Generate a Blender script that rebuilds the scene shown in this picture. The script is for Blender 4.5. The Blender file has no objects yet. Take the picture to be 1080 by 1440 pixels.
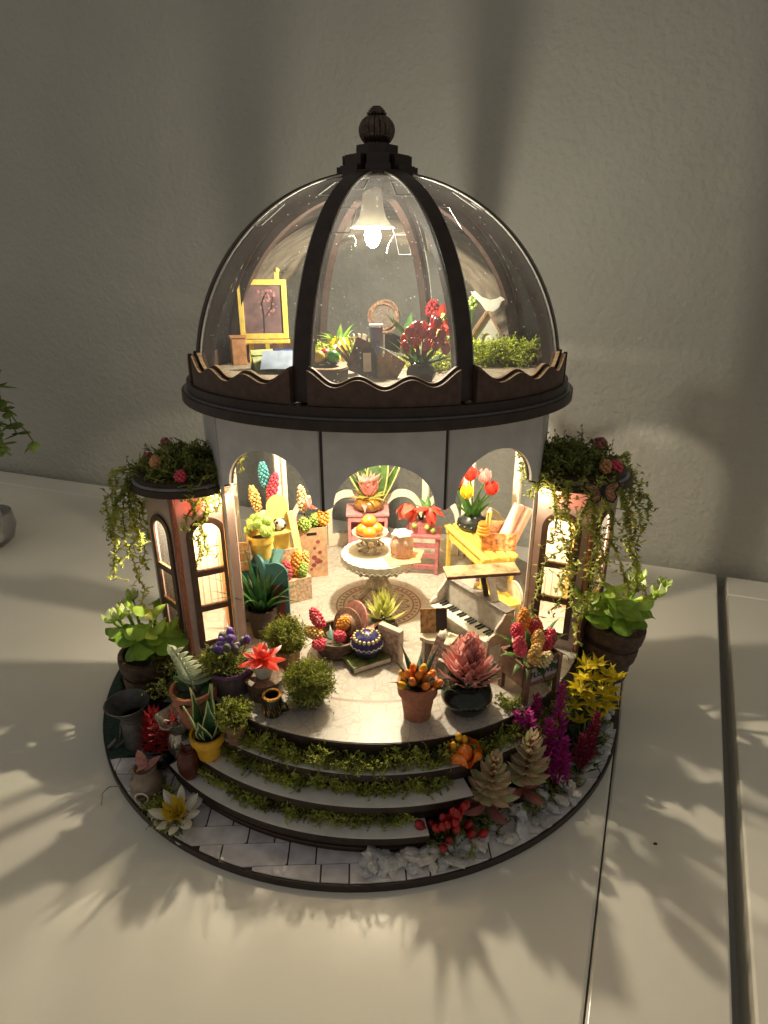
import bpy, math, random
from math import sin, cos, pi, radians, sqrt, atan2
from mathutils import Vector, Matrix, Euler, noise
from mathutils.geometry import tessellate_polygon

# ------------------------------------------------------------------ camera, world, light (1 unit = 1 cm)
S = bpy.context.scene
S.unit_settings.system = 'METRIC'; S.unit_settings.scale_length = 0.01
COL = S.collection
cam = bpy.data.objects.new('camera', bpy.data.cameras.new('camera')); COL.objects.link(cam)
cam.location = (0.3, -29.3, 21.0); cam.rotation_euler = (radians(90 - 21.4), 0, 0)
cam.data.sensor_fit = 'VERTICAL'; cam.data.sensor_height = 24.0; cam.data.lens = 24.0 * 850 / 1440
cam.data.clip_start = 0.5; cam.data.clip_end = 2000
cam.data.dof.use_dof = True; cam.data.dof.focus_distance = 31.0; cam.data.dof.aperture_fstop = 22.0
S.camera = cam
W = bpy.data.worlds.new('World'); S.world = W; W.use_nodes = True
bg = W.node_tree.nodes['Background']; bg.inputs[0].default_value = (1.0, 0.93, 0.82, 1); bg.inputs[1].default_value = 0.22
S.view_settings.view_transform = 'Standard'; S.view_settings.look = 'None'
S.view_settings.exposure = 0; S.view_settings.gamma = 1
LED_HALL = 8900; LED_DOME = 5600; LED_SIDE = 150; LED_PILLAR = 5200; WARM = (1.0, 0.86, 0.62)
S.cycles.sample_clamp_indirect = 6.0; S.cycles.caustics_reflective = False; S.cycles.caustics_refractive = False
S.cycles.transparent_max_bounces = 14; S.cycles.max_bounces = 6; S.cycles.diffuse_bounces = 3; S.cycles.glossy_bounces = 3

# ------------------------------------------------------------------ materials
MATS = {}
def mat(key, col, rough=0.55, var=0.12, scale=3.0, bump=0.0, bscale=20, metal=0.0, trans=0.0, spec=0.5, coat=0.0, emit=None, glass=0.0, col2=None):
    if key in MATS: return MATS[key]
    m = bpy.data.materials.new(key); m.use_nodes = True; MATS[key] = m
    nt = m.node_tree; N = nt.nodes; L = nt.links
    p = N['Principled BSDF']; out = N['Material Output']
    tc = N.new('ShaderNodeTexCoord'); nz = N.new('ShaderNodeTexNoise')
    nz.inputs['Scale'].default_value = scale; nz.inputs['Detail'].default_value = 4
    L.new(tc.outputs['Object'], nz.inputs['Vector'])
    mx = N.new('ShaderNodeMix'); mx.data_type = 'RGBA'
    c2 = col2 if col2 else tuple(min(1, c * (1 + var * 1.6)) for c in col)
    c1 = col if col2 else tuple(c * (1 - var * 1.6) for c in col)
    mx.inputs[6].default_value = (*c1, 1); mx.inputs[7].default_value = (*c2, 1)
    mr = N.new('ShaderNodeMapRange'); mr.inputs[1].default_value = 0.3; mr.inputs[2].default_value = 0.7
    L.new(nz.outputs['Fac'], mr.inputs[0]); L.new(mr.outputs[0], mx.inputs[0])
    L.new(mx.outputs[2], p.inputs['Base Color'])
    p.inputs['Roughness'].default_value = rough; p.inputs['Metallic'].default_value = metal
    p.inputs['Specular IOR Level'].default_value = spec; p.inputs['Coat Weight'].default_value = coat
    if bump:
        n2 = N.new('ShaderNodeTexNoise'); n2.inputs['Scale'].default_value = bscale; n2.inputs['Detail'].default_value = 3
        L.new(tc.outputs['Object'], n2.inputs['Vector'])
        b = N.new('ShaderNodeBump'); b.inputs['Strength'].default_value = bump; b.inputs['Distance'].default_value = 0.1
        L.new(n2.outputs['Fac'], b.inputs['Height']); L.new(b.outputs[0], p.inputs['Normal'])
    if emit:
        p.inputs['Emission Color'].default_value = (*emit[0], 1); p.inputs['Emission Strength'].default_value = emit[1]
    if trans:
        t = N.new('ShaderNodeBsdfTranslucent'); ms = N.new('ShaderNodeMixShader'); ms.inputs[0].default_value = trans
        L.new(mx.outputs[2], t.inputs['Color']); L.new(p.outputs[0], ms.inputs[1]); L.new(t.outputs[0], ms.inputs[2])
        L.new(ms.outputs[0], out.inputs[0])
    m['mix'] = mx.name
    return m

def thin_glass(key, tint=(0.96, 0.97, 0.95), dust=0.0, haze=0.02, rough=0.03, ior=1.45, pwr=5.0):
    if key in MATS: return MATS[key]
    m = bpy.data.materials.new(key); m.use_nodes = True; MATS[key] = m
    nt = m.node_tree; N = nt.nodes; L = nt.links; N.clear()
    out = N.new('ShaderNodeOutputMaterial')
    tr = N.new('ShaderNodeBsdfTransparent'); tr.inputs[0].default_value = (*tint, 1)
    gl = N.new('ShaderNodeBsdfGlossy'); gl.inputs['Roughness'].default_value = rough
    fr = N.new('ShaderNodeFresnel'); fr.inputs[0].default_value = ior
    m1 = N.new('ShaderNodeMixShader'); L.new(fr.outputs[0], m1.inputs[0]); L.new(tr.outputs[0], m1.inputs[1]); L.new(gl.outputs[0], m1.inputs[2])
    di = N.new('ShaderNodeBsdfTranslucent'); di.inputs[0].default_value = (0.9, 0.9, 0.88, 1)
    d2 = N.new('ShaderNodeBsdfDiffuse'); d2.inputs[0].default_value = (0.85, 0.85, 0.82, 1)
    md = N.new('ShaderNodeMixShader'); md.inputs[0].default_value = 0.5; L.new(di.outputs[0], md.inputs[1]); L.new(d2.outputs[0], md.inputs[2])
    m2 = N.new('ShaderNodeMixShader'); L.new(m1.outputs[0], m2.inputs[1]); L.new(md.outputs[0], m2.inputs[2])
    if dust:
        tc = N.new('ShaderNodeTexCoord')
        vo = N.new('ShaderNodeTexVoronoi'); vo.inputs['Scale'].default_value = 7.5; L.new(tc.outputs['Object'], vo.inputs['Vector'])
        nz = N.new('ShaderNodeTexNoise'); nz.inputs['Scale'].default_value = 0.5; L.new(tc.outputs['Object'], nz.inputs['Vector'])
        # speck size from the cell colour: most cells have none
        sp = N.new('ShaderNodeSeparateColor'); L.new(vo.outputs['Color'], sp.inputs[0])
        pw = N.new('ShaderNodeMath'); pw.operation = 'POWER'; pw.inputs[1].default_value = pwr; L.new(sp.outputs[0], pw.inputs[0])
        mu = N.new('ShaderNodeMath'); mu.operation = 'MULTIPLY'; mu.inputs[1].default_value = 0.19; L.new(pw.outputs[0], mu.inputs[0])
        lt = N.new('ShaderNodeMath'); lt.operation = 'LESS_THAN'; L.new(vo.outputs['Distance'], lt.inputs[0]); L.new(mu.outputs[0], lt.inputs[1])
        m3 = N.new('ShaderNodeMath'); m3.operation = 'MULTIPLY'; m3.inputs[1].default_value = dust; L.new(lt.outputs[0], m3.inputs[0])
        h = N.new('ShaderNodeMath'); h.operation = 'MULTIPLY'; h.inputs[1].default_value = haze * 2; L.new(nz.outputs['Fac'], h.inputs[0])
        ad = N.new('ShaderNodeMath'); ad.operation = 'ADD'; ad.use_clamp = True; L.new(m3.outputs[0], ad.inputs[0]); L.new(h.outputs[0], ad.inputs[1])
        L.new(ad.outputs[0], m2.inputs[0])
    else:
        m2.inputs[0].default_value = haze
    L.new(m2.outputs[0], out.inputs[0])
    return m

# ------------------------------------------------------------------ mesh builder
class MB:
    def __init__(s): s.v = []; s.f = []; s.M = Matrix.Identity(4)
    def at(s, loc=(0, 0, 0), rz=0, rx=0, ry=0, sc=1):
        s.M = Matrix.Translation(loc) @ Euler((rx, ry, rz), 'XYZ').to_matrix().to_4x4() @ Matrix.Scale(sc, 4); return s
    def add(s, vs, fs):
        b = len(s.v); M = s.M
        s.v += [tuple(M @ Vector(p)) for p in vs]; s.f += [tuple(b + i for i in q) for q in fs]; return s
    def box(s, x0, x1, y0, y1, z0, z1):
        return s.add([(x0,y0,z0),(x1,y0,z0),(x1,y1,z0),(x0,y1,z0),(x0,y0,z1),(x1,y0,z1),(x1,y1,z1),(x0,y1,z1)],
                     [(0,3,2,1),(4,5,6,7),(0,1,5,4),(1,2,6,5),(2,3,7,6),(3,0,4,7)])
    def bar(s, a, b, w, d, up=(0, 0, 1)):
        a = Vector(a); b = Vector(b); t = (b - a).normalized(); u = Vector(up)
        x = t.cross(u)
        if x.length < 1e-4: x = t.cross(Vector((1, 0, 0)))
        x.normalize(); y = x.cross(t)
        P = [p + x * i * w / 2 + y * j * d / 2 for p in (a, b) for i, j in ((-1,-1),(1,-1),(1,1),(-1,1))]
        return s.add(P, [(3,2,1,0),(4,5,6,7),(0,1,5,4),(1,2,6,5),(2,3,7,6),(3,0,4,7)])
    def plate(s, outer, holes=(), z0=0.0, z1=0.1):
        """flat outline with holes in local xy, extruded along z"""
        loops = [list(outer)] + [list(h) for h in holes]
        tris = tessellate_polygon([[Vector((x, y, 0)) for x, y in l] for l in loops])
        flat = [p for l in loops for p in l]; n = len(flat)
        vs = [(x, y, z0) for x, y in flat] + [(x, y, z1) for x, y in flat]
        fs = []
        for t in tris:
            a, b, c = (flat[i] for i in t)
            if (b[0]-a[0])*(c[1]-a[1])-(b[1]-a[1])*(c[0]-a[0]) < 0: t = (t[0], t[2], t[1])
            fs.append((t[2], t[1], t[0])); fs.append(tuple(i + n for i in t))
        k = 0
        for li, l in enumerate(loops):
            m = len(l); area = sum(l[i][0]*l[(i+1)%m][1]-l[(i+1)%m][0]*l[i][1] for i in range(m))
            fwd = (area > 0) == (li == 0)
            for i in range(m):
                a, b = k + i, k + (i + 1) % m
                fs.append((a, b, b + n, a + n) if fwd else (b, a, a + n, b + n))
            k += m
        return s.add(vs, fs)
    def lathe(s, prof, seg=24, wob=None, closed=False):
        vs = []; fs = []; n = len(prof)
        for i in range(seg):
            a = 2 * pi * i / seg
            for j, (r, z) in enumerate(prof):
                k = wob(a, j) if wob else 1
                vs.append((r * k * cos(a), r * k * sin(a), z))
        for i in range(seg):
            i2 = (i + 1) % seg
            for j in range(n if closed else n - 1):
                j2 = (j + 1) % n
                fs.append((i*n+j, i2*n+j, i2*n+j2, i*n+j2))
        if not closed:
            if prof[0][0] > 1e-4: fs.append(tuple(i*n for i in range(seg))[::-1])
            if prof[-1][0] > 1e-4: fs.append(tuple(i*n+n-1 for i in range(seg)))
        return s.add(vs, fs)
    def tube(s, pts, r, seg=6, cap=True):
        pts = [Vector(p) for p in pts]; n = len(pts); rs = r if isinstance(r, (list, tuple)) else [r] * n
        vs = []; fs = []; up = Vector((0.123, 0.456, 0.88)).normalized()
        for i, p in enumerate(pts):
            t = (pts[min(i+1, n-1)] - pts[max(i-1, 0)])
            t = t.normalized() if t.length > 1e-9 else Vector((0, 0, 1))
            x = t.cross(up)
            if x.length < 1e-3: x = t.cross(Vector((1, 0, 0)))
            x.normalize(); y = t.cross(x)
            for k in range(seg):
                a = 2 * pi * k / seg; vs.append(tuple(p + (x * cos(a) + y * sin(a)) * rs[i]))
        for i in range(n - 1):
            for k in range(seg):
                k2 = (k + 1) % seg; fs.append((i*seg+k, i*seg+k2, (i+1)*seg+k2, (i+1)*seg+k))
        if cap: fs += [tuple(range(seg))[::-1], tuple((n-1)*seg+k for k in range(seg))]
        return s.add(vs, fs)
    def ball(s, c, r, sx=1, sy=1, sz=1, nu=10, nv=6, rot=None):
        vs = [(0, 0, -1)]; fs = []
        for j in range(1, nv):
            t = -pi/2 + pi * j / nv
            for i in range(nu): a = 2*pi*i/nu; vs.append((cos(t)*cos(a), cos(t)*sin(a), sin(t)))
        vs.append((0, 0, 1)); T = len(vs) - 1
        for i in range(nu):
            i2 = (i+1) % nu
            fs.append((0, 1+i2, 1+i)); fs.append((T, T-nu+i, T-nu+i2))
            for j in range(nv-2): b = 1+j*nu; fs.append((b+i, b+i2, b+nu+i2, b+nu+i))
        R = rot.to_matrix() if rot else Matrix.Identity(3); c = Vector(c)
        return s.add([tuple(c + R @ Vector((x*r*sx, y*r*sy, z*r*sz))) for x, y, z in vs], fs)
    def blade(s, base, az, el, L, Wd, bend=0.6, cup=0.15, rows=6, shape='point', twist=0.0, wav=0.0):
        p = Vector(base); vs = []; fs = []; step = L / rows; e = el
        for i in range(rows + 1):
            t = i / rows
            if shape == 'point': w = Wd * (0.35 + 0.65 * sin(pi * min(t * 1.15 + 0.12, 1))) * (1 - t ** 3.2)
            elif shape == 'round': w = Wd * sqrt(max(0, 1 - (2 * (t * 0.985 + 0.0) - 1) ** 2)) if t > 0.02 else Wd * 0.18
            elif shape == 'strap': w = Wd * (1 - t ** 4) * (0.7 + 0.3 * t)
            else: w = Wd * sin(pi * (0.12 + 0.88 * t)) ** 0.8
            w = max(w, 0.012 * Wd)
            d = Vector((cos(az) * cos(e), sin(az) * cos(e), sin(e)))
            sd = Vector((-sin(az), cos(az), 0)); nn = d.cross(sd) * -1
            sd = (sd * cos(twist * t) + nn * sin(twist * t))
            wv = wav * sin(t * 17)
            vs += [tuple(p - sd * w / 2 + nn * (cup * w + wv)), tuple(p), tuple(p + sd * w / 2 + nn * (cup * w - wv))]
            p = p + d * step; e -= bend / rows
        for i in range(rows):
            a = i * 3; fs += [(a, a+1, a+4, a+3), (a+1, a+2, a+5, a+4)]
        return s.add(vs, fs)
    def petal(s, base, az, el, L, Wd, **k): return s.blade(base, az, el, L, Wd, shape='fat', **k)

def obj(name, mb, m, parent=None, smooth=True, bev=0.0):
    me = bpy.data.meshes.new(name); me.from_pydata(mb.v, [], mb.f); me.validate()
    if smooth:
        me.polygons.foreach_set('use_smooth', [True] * len(me.polygons))
        me.set_sharp_from_angle(angle=radians(38))
    me.materials.append(m)
    o = bpy.data.objects.new(name, me); COL.objects.link(o)
    if parent: o.parent = parent
    if bev:
        b = o.modifiers.new('bevel', 'BEVEL'); b.width = bev; b.segments = 2; b.limit_method = 'ANGLE'; b.angle_limit = radians(50)
    return o
def tag(o, label, cat, group=None, kind=None):
    if label: o['label'] = label
    if cat: o['category'] = cat
    if group: o['group'] = group
    if kind: o['kind'] = kind
    return o
def thing(name, label, cat, loc=(0, 0, 0), rz=0.0, group=None, sc=1.0, rx=0, ry=0):
    o = bpy.data.objects.new(name, None); COL.objects.link(o); o.empty_display_size = 0.3
    o.location = loc; o.rotation_euler = (rx, ry, rz); o.scale = (sc,) * 3
    return tag(o, label, cat, group)
def struct(o): o['kind'] = 'structure'; return o
def rnd(a, b): return random.uniform(a, b)
def arc(cx, cy, r, a0, a1, n): return [(cx + r * cos(a0 + (a1 - a0) * i / n), cy + r * sin(a0 + (a1 - a0) * i / n)) for i in range(n + 1)]
def ring_poly(r, n=96, cx=0, cy=0): return [(cx + r * cos(2*pi*i/n), cy + r * sin(2*pi*i/n)) for i in range(n)]
def clip_convex(poly, clip):
    out = list(poly)
    for i in range(len(clip)):
        a = clip[i]; b = clip[(i+1) % len(clip)]; inp = out; out = []
        if not inp: return []
        sd = lambda p: (b[0]-a[0])*(p[1]-a[1])-(b[1]-a[1])*(p[0]-a[0])
        for j in range(len(inp)):
            p, q = inp[j], inp[(j+1) % len(inp)]; dp, dq = sd(p), sd(q)
            if dp >= 0: out.append(p)
            if (dp >= 0) != (dq >= 0):
                t = dp / (dp - dq); out.append((p[0]+(q[0]-p[0])*t, p[1]+(q[1]-p[1])*t))
    return out

# base materials
AMBER = mat('amber veneer', (0.62, 0.30, 0.09), 0.5, 0.2, 2.5)
DARK = mat('dark stained plywood', (0.030, 0.017, 0.012), 0.42, 0.25, 2.0, 0.05, 30)
BROWN = mat('brown stained plywood', (0.085, 0.045, 0.032), 0.5, 0.2, 3.0, 0.08, 30)
EDGE = mat('laser cut birch edge', (0.42, 0.27, 0.14), 0.6, 0.25, 6)
WHITE = mat('white card panel', (0.60, 0.58, 0.58), 0.5, 0.06, 1.1, 0.06, 14)
TREAD = mat('white tread paper', (0.72, 0.70, 0.67), 0.35, 0.05, 2, spec=0.5)
CREAM = mat('cream card', (0.80, 0.74, 0.60), 0.6, 0.05, 3)
SALMON = mat('dusty pink card', (0.66, 0.50, 0.46), 0.5, 0.05, 1.5, trans=0.15)
for n_ in SALMON.node_tree.nodes:
    if n_.type == 'BSDF_TRANSLUCENT':
        SALMON.node_tree.links.remove(n_.inputs[0].links[0]); n_.inputs[0].default_value = (0.75, 0.10, 0.06, 1)
COPPER = mat('copper rod', (0.36, 0.15, 0.11), 0.33, 0.15, 8, metal=0.9)
TERRA = mat('terracotta', (0.40, 0.15, 0.085), 0.75, 0.12, 6, 0.1, 40)
BLACKPOT = mat('black glazed pot', (0.012, 0.016, 0.014), 0.16, 0.2, 4)
DKPOT = mat('dark brown pot', (0.05, 0.028, 0.018), 0.5, 0.25, 6, 0.1, 30)
YELPOT = mat('yellow glazed pot', (0.72, 0.40, 0.03), 0.35, 0.08, 4)
SOIL = mat('soil', (0.03, 0.02, 0.012), 0.95, 0.4, 14, 0.6, 30)
MOSS = mat('dried moss', (0.30, 0.33, 0.06), 0.8, 0.5, 1.6, trans=0.35)
MOSSD = mat('deep green moss', (0.22, 0.25, 0.06), 0.8, 0.5, 1.6, trans=0.3)
MOSSL = mat('lime moss', (0.55, 0.62, 0.09), 0.8, 0.35, 1.6, trans=0.4)
VINE = mat('yellow green vine', (0.42, 0.45, 0.10), 0.6, 0.4, 1.2, trans=0.4)
LEAF = mat('bright leaf', (0.24, 0.42, 0.05), 0.38, 0.3, 1.5, trans=0.4)
LEAFD = mat('dark leaf', (0.022, 0.075, 0.022), 0.35, 0.3, 2, trans=0.2)
LEAFM = mat('mid leaf', (0.06, 0.15, 0.03), 0.45, 0.3, 2, trans=0.25)
PINKB = mat('deep pink beads', (0.72, 0.07, 0.12), 0.35, 0.15, 4, spec=0.6)
PINKL = mat('pale pink petals', (0.86, 0.45, 0.42), 0.45, 0.12, 3, trans=0.48)
REDP = mat('red petals', (0.78, 0.07, 0.045), 0.35, 0.2, 3, trans=0.3)
DRED = mat('dark red leaves', (0.36, 0.022, 0.025), 0.4, 0.3, 3, trans=0.15)
YELB = mat('yellow beads', (0.78, 0.50, 0.16), 0.4, 0.15, 4)
ORAB = mat('orange beads', (0.82, 0.36, 0.05), 0.4, 0.15, 4)
ORANGE = mat('orange', (0.85, 0.22, 0.02), 0.35, 0.15, 3, coat=0.4)
GREENB = mat('green beads', (0.32, 0.46, 0.10), 0.4, 0.2, 4)
MAGENTA = mat('magenta flowers', (0.48, 0.03, 0.30), 0.5, 0.3, 3, trans=0.2)
YELF = mat('yellow petals', (0.76, 0.60, 0.02), 0.4, 0.2, 3, trans=0.3)
WHITEP = mat('white petals', (0.80, 0.78, 0.68), 0.4, 0.06, 3, trans=0.3)
PURPLE = mat('purple beads', (0.10, 0.05, 0.24), 0.5, 0.3, 5)
TEAL = mat('teal paint', (0.04, 0.135, 0.15), 0.5, 0.12, 3)
YELW = mat('yellow painted wood', (0.78, 0.58, 0.12), 0.5, 0.1, 4)
PINKW = mat('pink painted wood', (0.62, 0.26, 0.27), 0.5, 0.1, 4)
KRAFT = mat('kraft paper', (0.56, 0.34, 0.20), 0.7, 0.15, 3)
PAPERW = mat('ivory paper', (0.74, 0.66, 0.54), 0.7, 0.1, 3)
SILVER = mat('tarnished silver', (0.45, 0.42, 0.36), 0.25, 0.3, 8, metal=0.9)
GOLD = mat('antique gold', (0.45, 0.30, 0.08), 0.3, 0.35, 9, metal=0.85)
GLASS = thin_glass('dome acrylic', dust=0.6, haze=0.024)
GLASSF = thin_glass('dusty glare haze acrylic', dust=0.75, haze=0.085, pwr=2.6)  # front pane: denser dust specks, plus extra haze painted in for the lamp's glare
PANE = thin_glass('window acetate', haze=0.03, ior=1.12)
LEDM = mat('led', (1, 1, 1), emit=((1.0, 0.95, 0.82), 120))

# ------------------------------------------------------------------ table and wall
TA = radians(-20.5); TO = Vector((25.4, 11.4, 0))
tu = Vector((cos(TA), sin(TA), 0))
TABLEM = mat('white lacquered tabletop', (0.85, 0.82, 0.73), 0.2, 0.02, 0.15, 0.02, 0.6, spec=0.5)
nt = TABLEM.node_tree; tc = nt.nodes.new('ShaderNodeTexCoord')
sm = nt.nodes.new('ShaderNodeTexNoise'); sm.inputs['Scale'].default_value = 0.22; sm.inputs['Detail'].default_value = 6; sm.inputs['Roughness'].default_value = 0.65
sr = nt.nodes.new('ShaderNodeMapRange'); sr.inputs[1].default_value = 0.3; sr.inputs[2].default_value = 0.7; sr.inputs[3].default_value = 0.10; sr.inputs[4].default_value = 0.26
nt.links.new(tc.outputs['Object'], sm.inputs['Vector']); nt.links.new(sm.outputs['Fac'], sr.inputs[0]); nt.links.new(sr.outputs[0], nt.nodes['Principled BSDF'].inputs['Roughness'])
def cross_pt(p, d, q, e):
    t = ((q.x - p.x) * e.y - (q.y - p.y) * e.x) / (d.x * e.y - d.y * e.x); return (p.x + d.x * t, p.y + d.y * t)
def table(boards):
    t = bpy.data.objects.new('tabletop', None); COL.objects.link(t); struct(t)
    for pl in boards: obj('board', MB().plate(pl, (), -2.2, 0), TABLEM, t, bev=0.10)
GD = Vector((sin(radians(26.4)), cos(radians(26.4)), 0)); SD = Vector((sin(radians(23.6)), cos(radians(23.6)), 0)); SP = Vector((16.4, 5.1, 0))
nw = Vector((-tu.y, tu.x, 0))
def line_u(off): return TO + nw * off            # lines parallel to the wall
rows_ = [0.0, -3.1, -3.15, -75.0]
def quad(pl, dl, pr, dr, o0, o1):
    A, B = line_u(o0), line_u(o1)
    return [cross_pt(A, tu, pl, dl), cross_pt(A, tu, pr, dr), cross_pt(B, tu, pr, dr), cross_pt(B, tu, pl, dl)]
FARL = TO - tu * 130; FARR = TO + tu * 60; EPS = tu * .03
table([quad(FARL, nw, SP - EPS, SD, -75, -3.15), quad(SP + EPS, SD, TO, GD, -75, -3.15), quad(FARL, nw, SP - EPS, SD, -3.1, 0), quad(SP + EPS, SD, TO, GD, -3.1, 0)])
table([quad(TO + tu * .62, GD, FARR, nw, -75, -3.15), quad(TO + tu * .62, GD, FARR, nw, -3.1, -.1)])
fl = MB().at(TO + Vector((0, 0, -70)), TA); fl.box(-300, 300, -300, 40, -1, 0)
struct(obj('floor', fl, mat('room floor', (0.16, 0.12, 0.09), 0.6)))
wm = MB().at(TO, TA); wm.box(-220, 220, 0.9, 4, -70, 190)
WALLM = mat('painted wall', (0.45, 0.445, 0.40), 0.62, 0.06, 0.05, spec=0.35)
nt = WALLM.node_tree; tc = nt.nodes.new('ShaderNodeTexCoord')
n1 = nt.nodes.new('ShaderNodeTexNoise'); n1.inputs['Scale'].default_value = 2.3; n1.inputs['Detail'].default_value = 2.5; n1.inputs['Roughness'].default_value = 0.45
n2 = nt.nodes.new('ShaderNodeTexNoise'); n2.inputs['Scale'].default_value = 0.5; n2.inputs['Detail'].default_value = 1
ad = nt.nodes.new('ShaderNodeMath'); ad.operation = 'ADD'
bp_ = nt.nodes.new('ShaderNodeBump'); bp_.inputs['Strength'].default_value = 0.5; bp_.inputs['Distance'].default_value = 0.3
for n in (n1, n2): nt.links.new(tc.outputs['Object'], n.inputs['Vector'])
nt.links.new(n1.outputs['Fac'], ad.inputs[0]); nt.links.new(n2.outputs['Fac'], ad.inputs[1])
nt.links.new(ad.outputs[0], bp_.inputs['Height']); nt.links.new(bp_.outputs[0], nt.nodes['Principled BSDF'].inputs['Normal'])
struct(obj('wall', wm, WALLM))

# ------------------------------------------------------------------ the pavilion
F = 4.05; U = 16.8
ROT = radians(2.2)
house = thing('miniature_pavilion', 'domed miniature garden pavilion kit with glass dome, arches and curved steps', 'dollhouse', (0, 0, 0), ROT)
def hp(name, mb, m, parent=None, **k): return obj(name, mb, m, parent or house, **k)
BC = (-0.85, 0.0)
base = hp('base_plate', MB().plate(ring_poly(13.8, 128, *BC), (), 0.004, 0.34), DARK, bev=0.03)
# stone paving laid on the front of the base
TILES = [mat('paving tile %s' % k, c, 0.34, 0.13, 1.6, 0.05, 6) for k, c in (('pale', (0.68, 0.65, 0.68)), ('grey', (0.60, 0.57, 0.61)), ('warm', (0.70, 0.66, 0.66)))]
random.seed(4)
disc = ring_poly(13.72, 120, *BC)
def tile(poly):
    poly = clip_convex(poly, disc)
    if len(poly) < 3: return
    ar = abs(sum(poly[i][0]*poly[(i+1)%len(poly)][1]-poly[(i+1)%len(poly)][0]*poly[i][1] for i in range(len(poly))))/2
    if ar < 0.05: return
    cx = sum(p[0] for p in poly)/len(poly); cy = sum(p[1] for p in poly)/len(poly)
    if cx*cx+cy*cy < 11.6**2: return
    poly = [(cx+(x-cx)*(1-0.035/max(.3,math.hypot(x-cx,y-cy))), cy+(y-cy)*(1-0.035/max(.3,math.hypot(x-cx,y-cy)))) for x, y in poly]
    hp('paving_tile', MB().plate(poly, (), 0.342, 0.40 + rnd(0, .01)), random.choice(TILES), base, smooth=False)
rows = [(-13.85, .95), (-12.9, 1.0), (-11.9, .85), (-11.05, 1.0), (-10.05, .9), (-9.15, 1.0), (-8.15, 1.0), (-7.15, 1.0)]
for ri, (y0, h) in enumerate(rows):
    x = -14.8 + (ri * 0.83) % 1.6; k = 0
    while x < 12.5:
        w = [2.1, 0.9, 2.6, 1.05][(k + ri) % 4]
        c = 0.10 if (k + ri) % 4 == 2 else 0
        if c: poly = [(x+c, y0), (x+w-c, y0), (x+w, y0+c), (x+w, y0+h), (x, y0+h), (x, y0+c)]
        else: poly = [(x, y0), (x+w, y0), (x+w, y0+h), (x, y0+h)]
        if not (x < -10.6 and y0 > -8): tile(poly)
        x += w; k += 1
gp = [p for p in arc(BC[0], BC[1], 13.7, radians(172), radians(212), 20)] + [(-10.0, -6.6), (-9.6, -3.0), (-10.2, 1.5)]
hp('felt_patch', MB().plate(gp, (), 0.345, 0.43), mat('dark green felt', (0.03, 0.06, 0.045), 0.95, 0.25, 5, 0.3, 30), base, smooth=False)
# steps: plywood boards with white treads
def sector(r, a, n=48, ri=6.0):
    p = arc(0, 0, r, radians(-90 - a[0]), radians(-90 + a[1]), n)
    return p + [(ri * x / r, ri * y / r) for x, y in p[::-1]]
for z0, z1, r, a in ((0.36, 1.35, 12.72, (47, 7)), (1.36, 2.25, 12.12, (48, 16)), (2.26, 3.15, 11.42, (50, 32))):
    st = bpy.data.objects.new('step', None); COL.objects.link(st); st.parent = house
    t = 0.32
    # riser layers stand a little back, board on top
    hp('riser', MB().plate(sector(r - 0.22, a, 48, 5.0), (), z0, z1 - t), DARK, st, smooth=False)
    hp('step_board', MB().plate(sector(r, a, 64, 5.0), (), z1 - t + .002, z1 - 0.03), DARK, st, smooth=False, bev=0.02)
    hp('tread', MB().plate(sector(r - 0.03, (a[0]-.1, a[1]-.1), 64, 5.2), (), z1 - 0.028, z1), TREAD, st, smooth=False)
lay = MB() if False else MB().plate(sector(12.55, (46.8, 6.8), 64, 5), (), 0.62, 0.70); hp('ply_seam', lay, BROWN, smooth=False)
slab = hp('floor_slab', MB().plate(ring_poly(10.72, 120), (), 0.5, F - 0.03), DARK, smooth=False)
slab.data.materials[0] = DARK
# printed floor sheet: marble, scroll lines, circle line and medallion
FLM = bpy.data.materials.new('printed marble floor'); FLM.use_nodes = True
nt = FLM.node_tree; N = nt.nodes; LK = nt.links; pr = N['Principled BSDF']
def vmath(op, *a, clamp=False):
    n = N.new('ShaderNodeMath'); n.operation = op; n.use_clamp = clamp
    for i, x in enumerate(a):
        if isinstance(x, (int, float)): n.inputs[i].default_value = x
        else: LK.new(x, n.inputs[i])
    return n.outputs[0]
tc = N.new('ShaderNodeTexCoord'); sx = N.new('ShaderNodeSeparateXYZ'); LK.new(tc.outputs['Object'], sx.inputs[0])
X, Y = sx.outputs[0], sx.outputs[1]
R_ = vmath('SQRT', vmath('ADD', vmath('MULTIPLY', X, X), vmath('MULTIPLY', Y, Y)))
TH = vmath('ARCTAN2', Y, X)
def band(v, a, b): return vmath('MULTIPLY', vmath('GREATER_THAN', v, a), vmath('LESS_THAN', v, b))
nz = N.new('ShaderNodeTexNoise'); nz.inputs['Scale'].default_value = 0.8; nz.inputs['Detail'].default_value = 5; LK.new(tc.outputs['Object'], nz.inputs['Vector'])
mxv = N.new('ShaderNodeVectorMath'); mxv.operation = 'MULTIPLY_ADD'; mxv.inputs[1].default_value = (1.6, 1.6, 0)
LK.new(nz.outputs['Color'], mxv.inputs[0]); LK.new(tc.outputs['Object'], mxv.inputs[2])
vo = N.new('ShaderNodeTexVoronoi'); vo.feature = 'DISTANCE_TO_EDGE'; vo.inputs['Scale'].default_value = 1.5; LK.new(mxv.outputs[0], vo.inputs['Vector'])
vo2 = N.new('ShaderNodeTexVoronoi'); vo2.feature = 'DISTANCE_TO_EDGE'; vo2.inputs['Scale'].default_value = 2.6; LK.new(mxv.outputs[0], vo2.inputs['Vector'])
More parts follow.
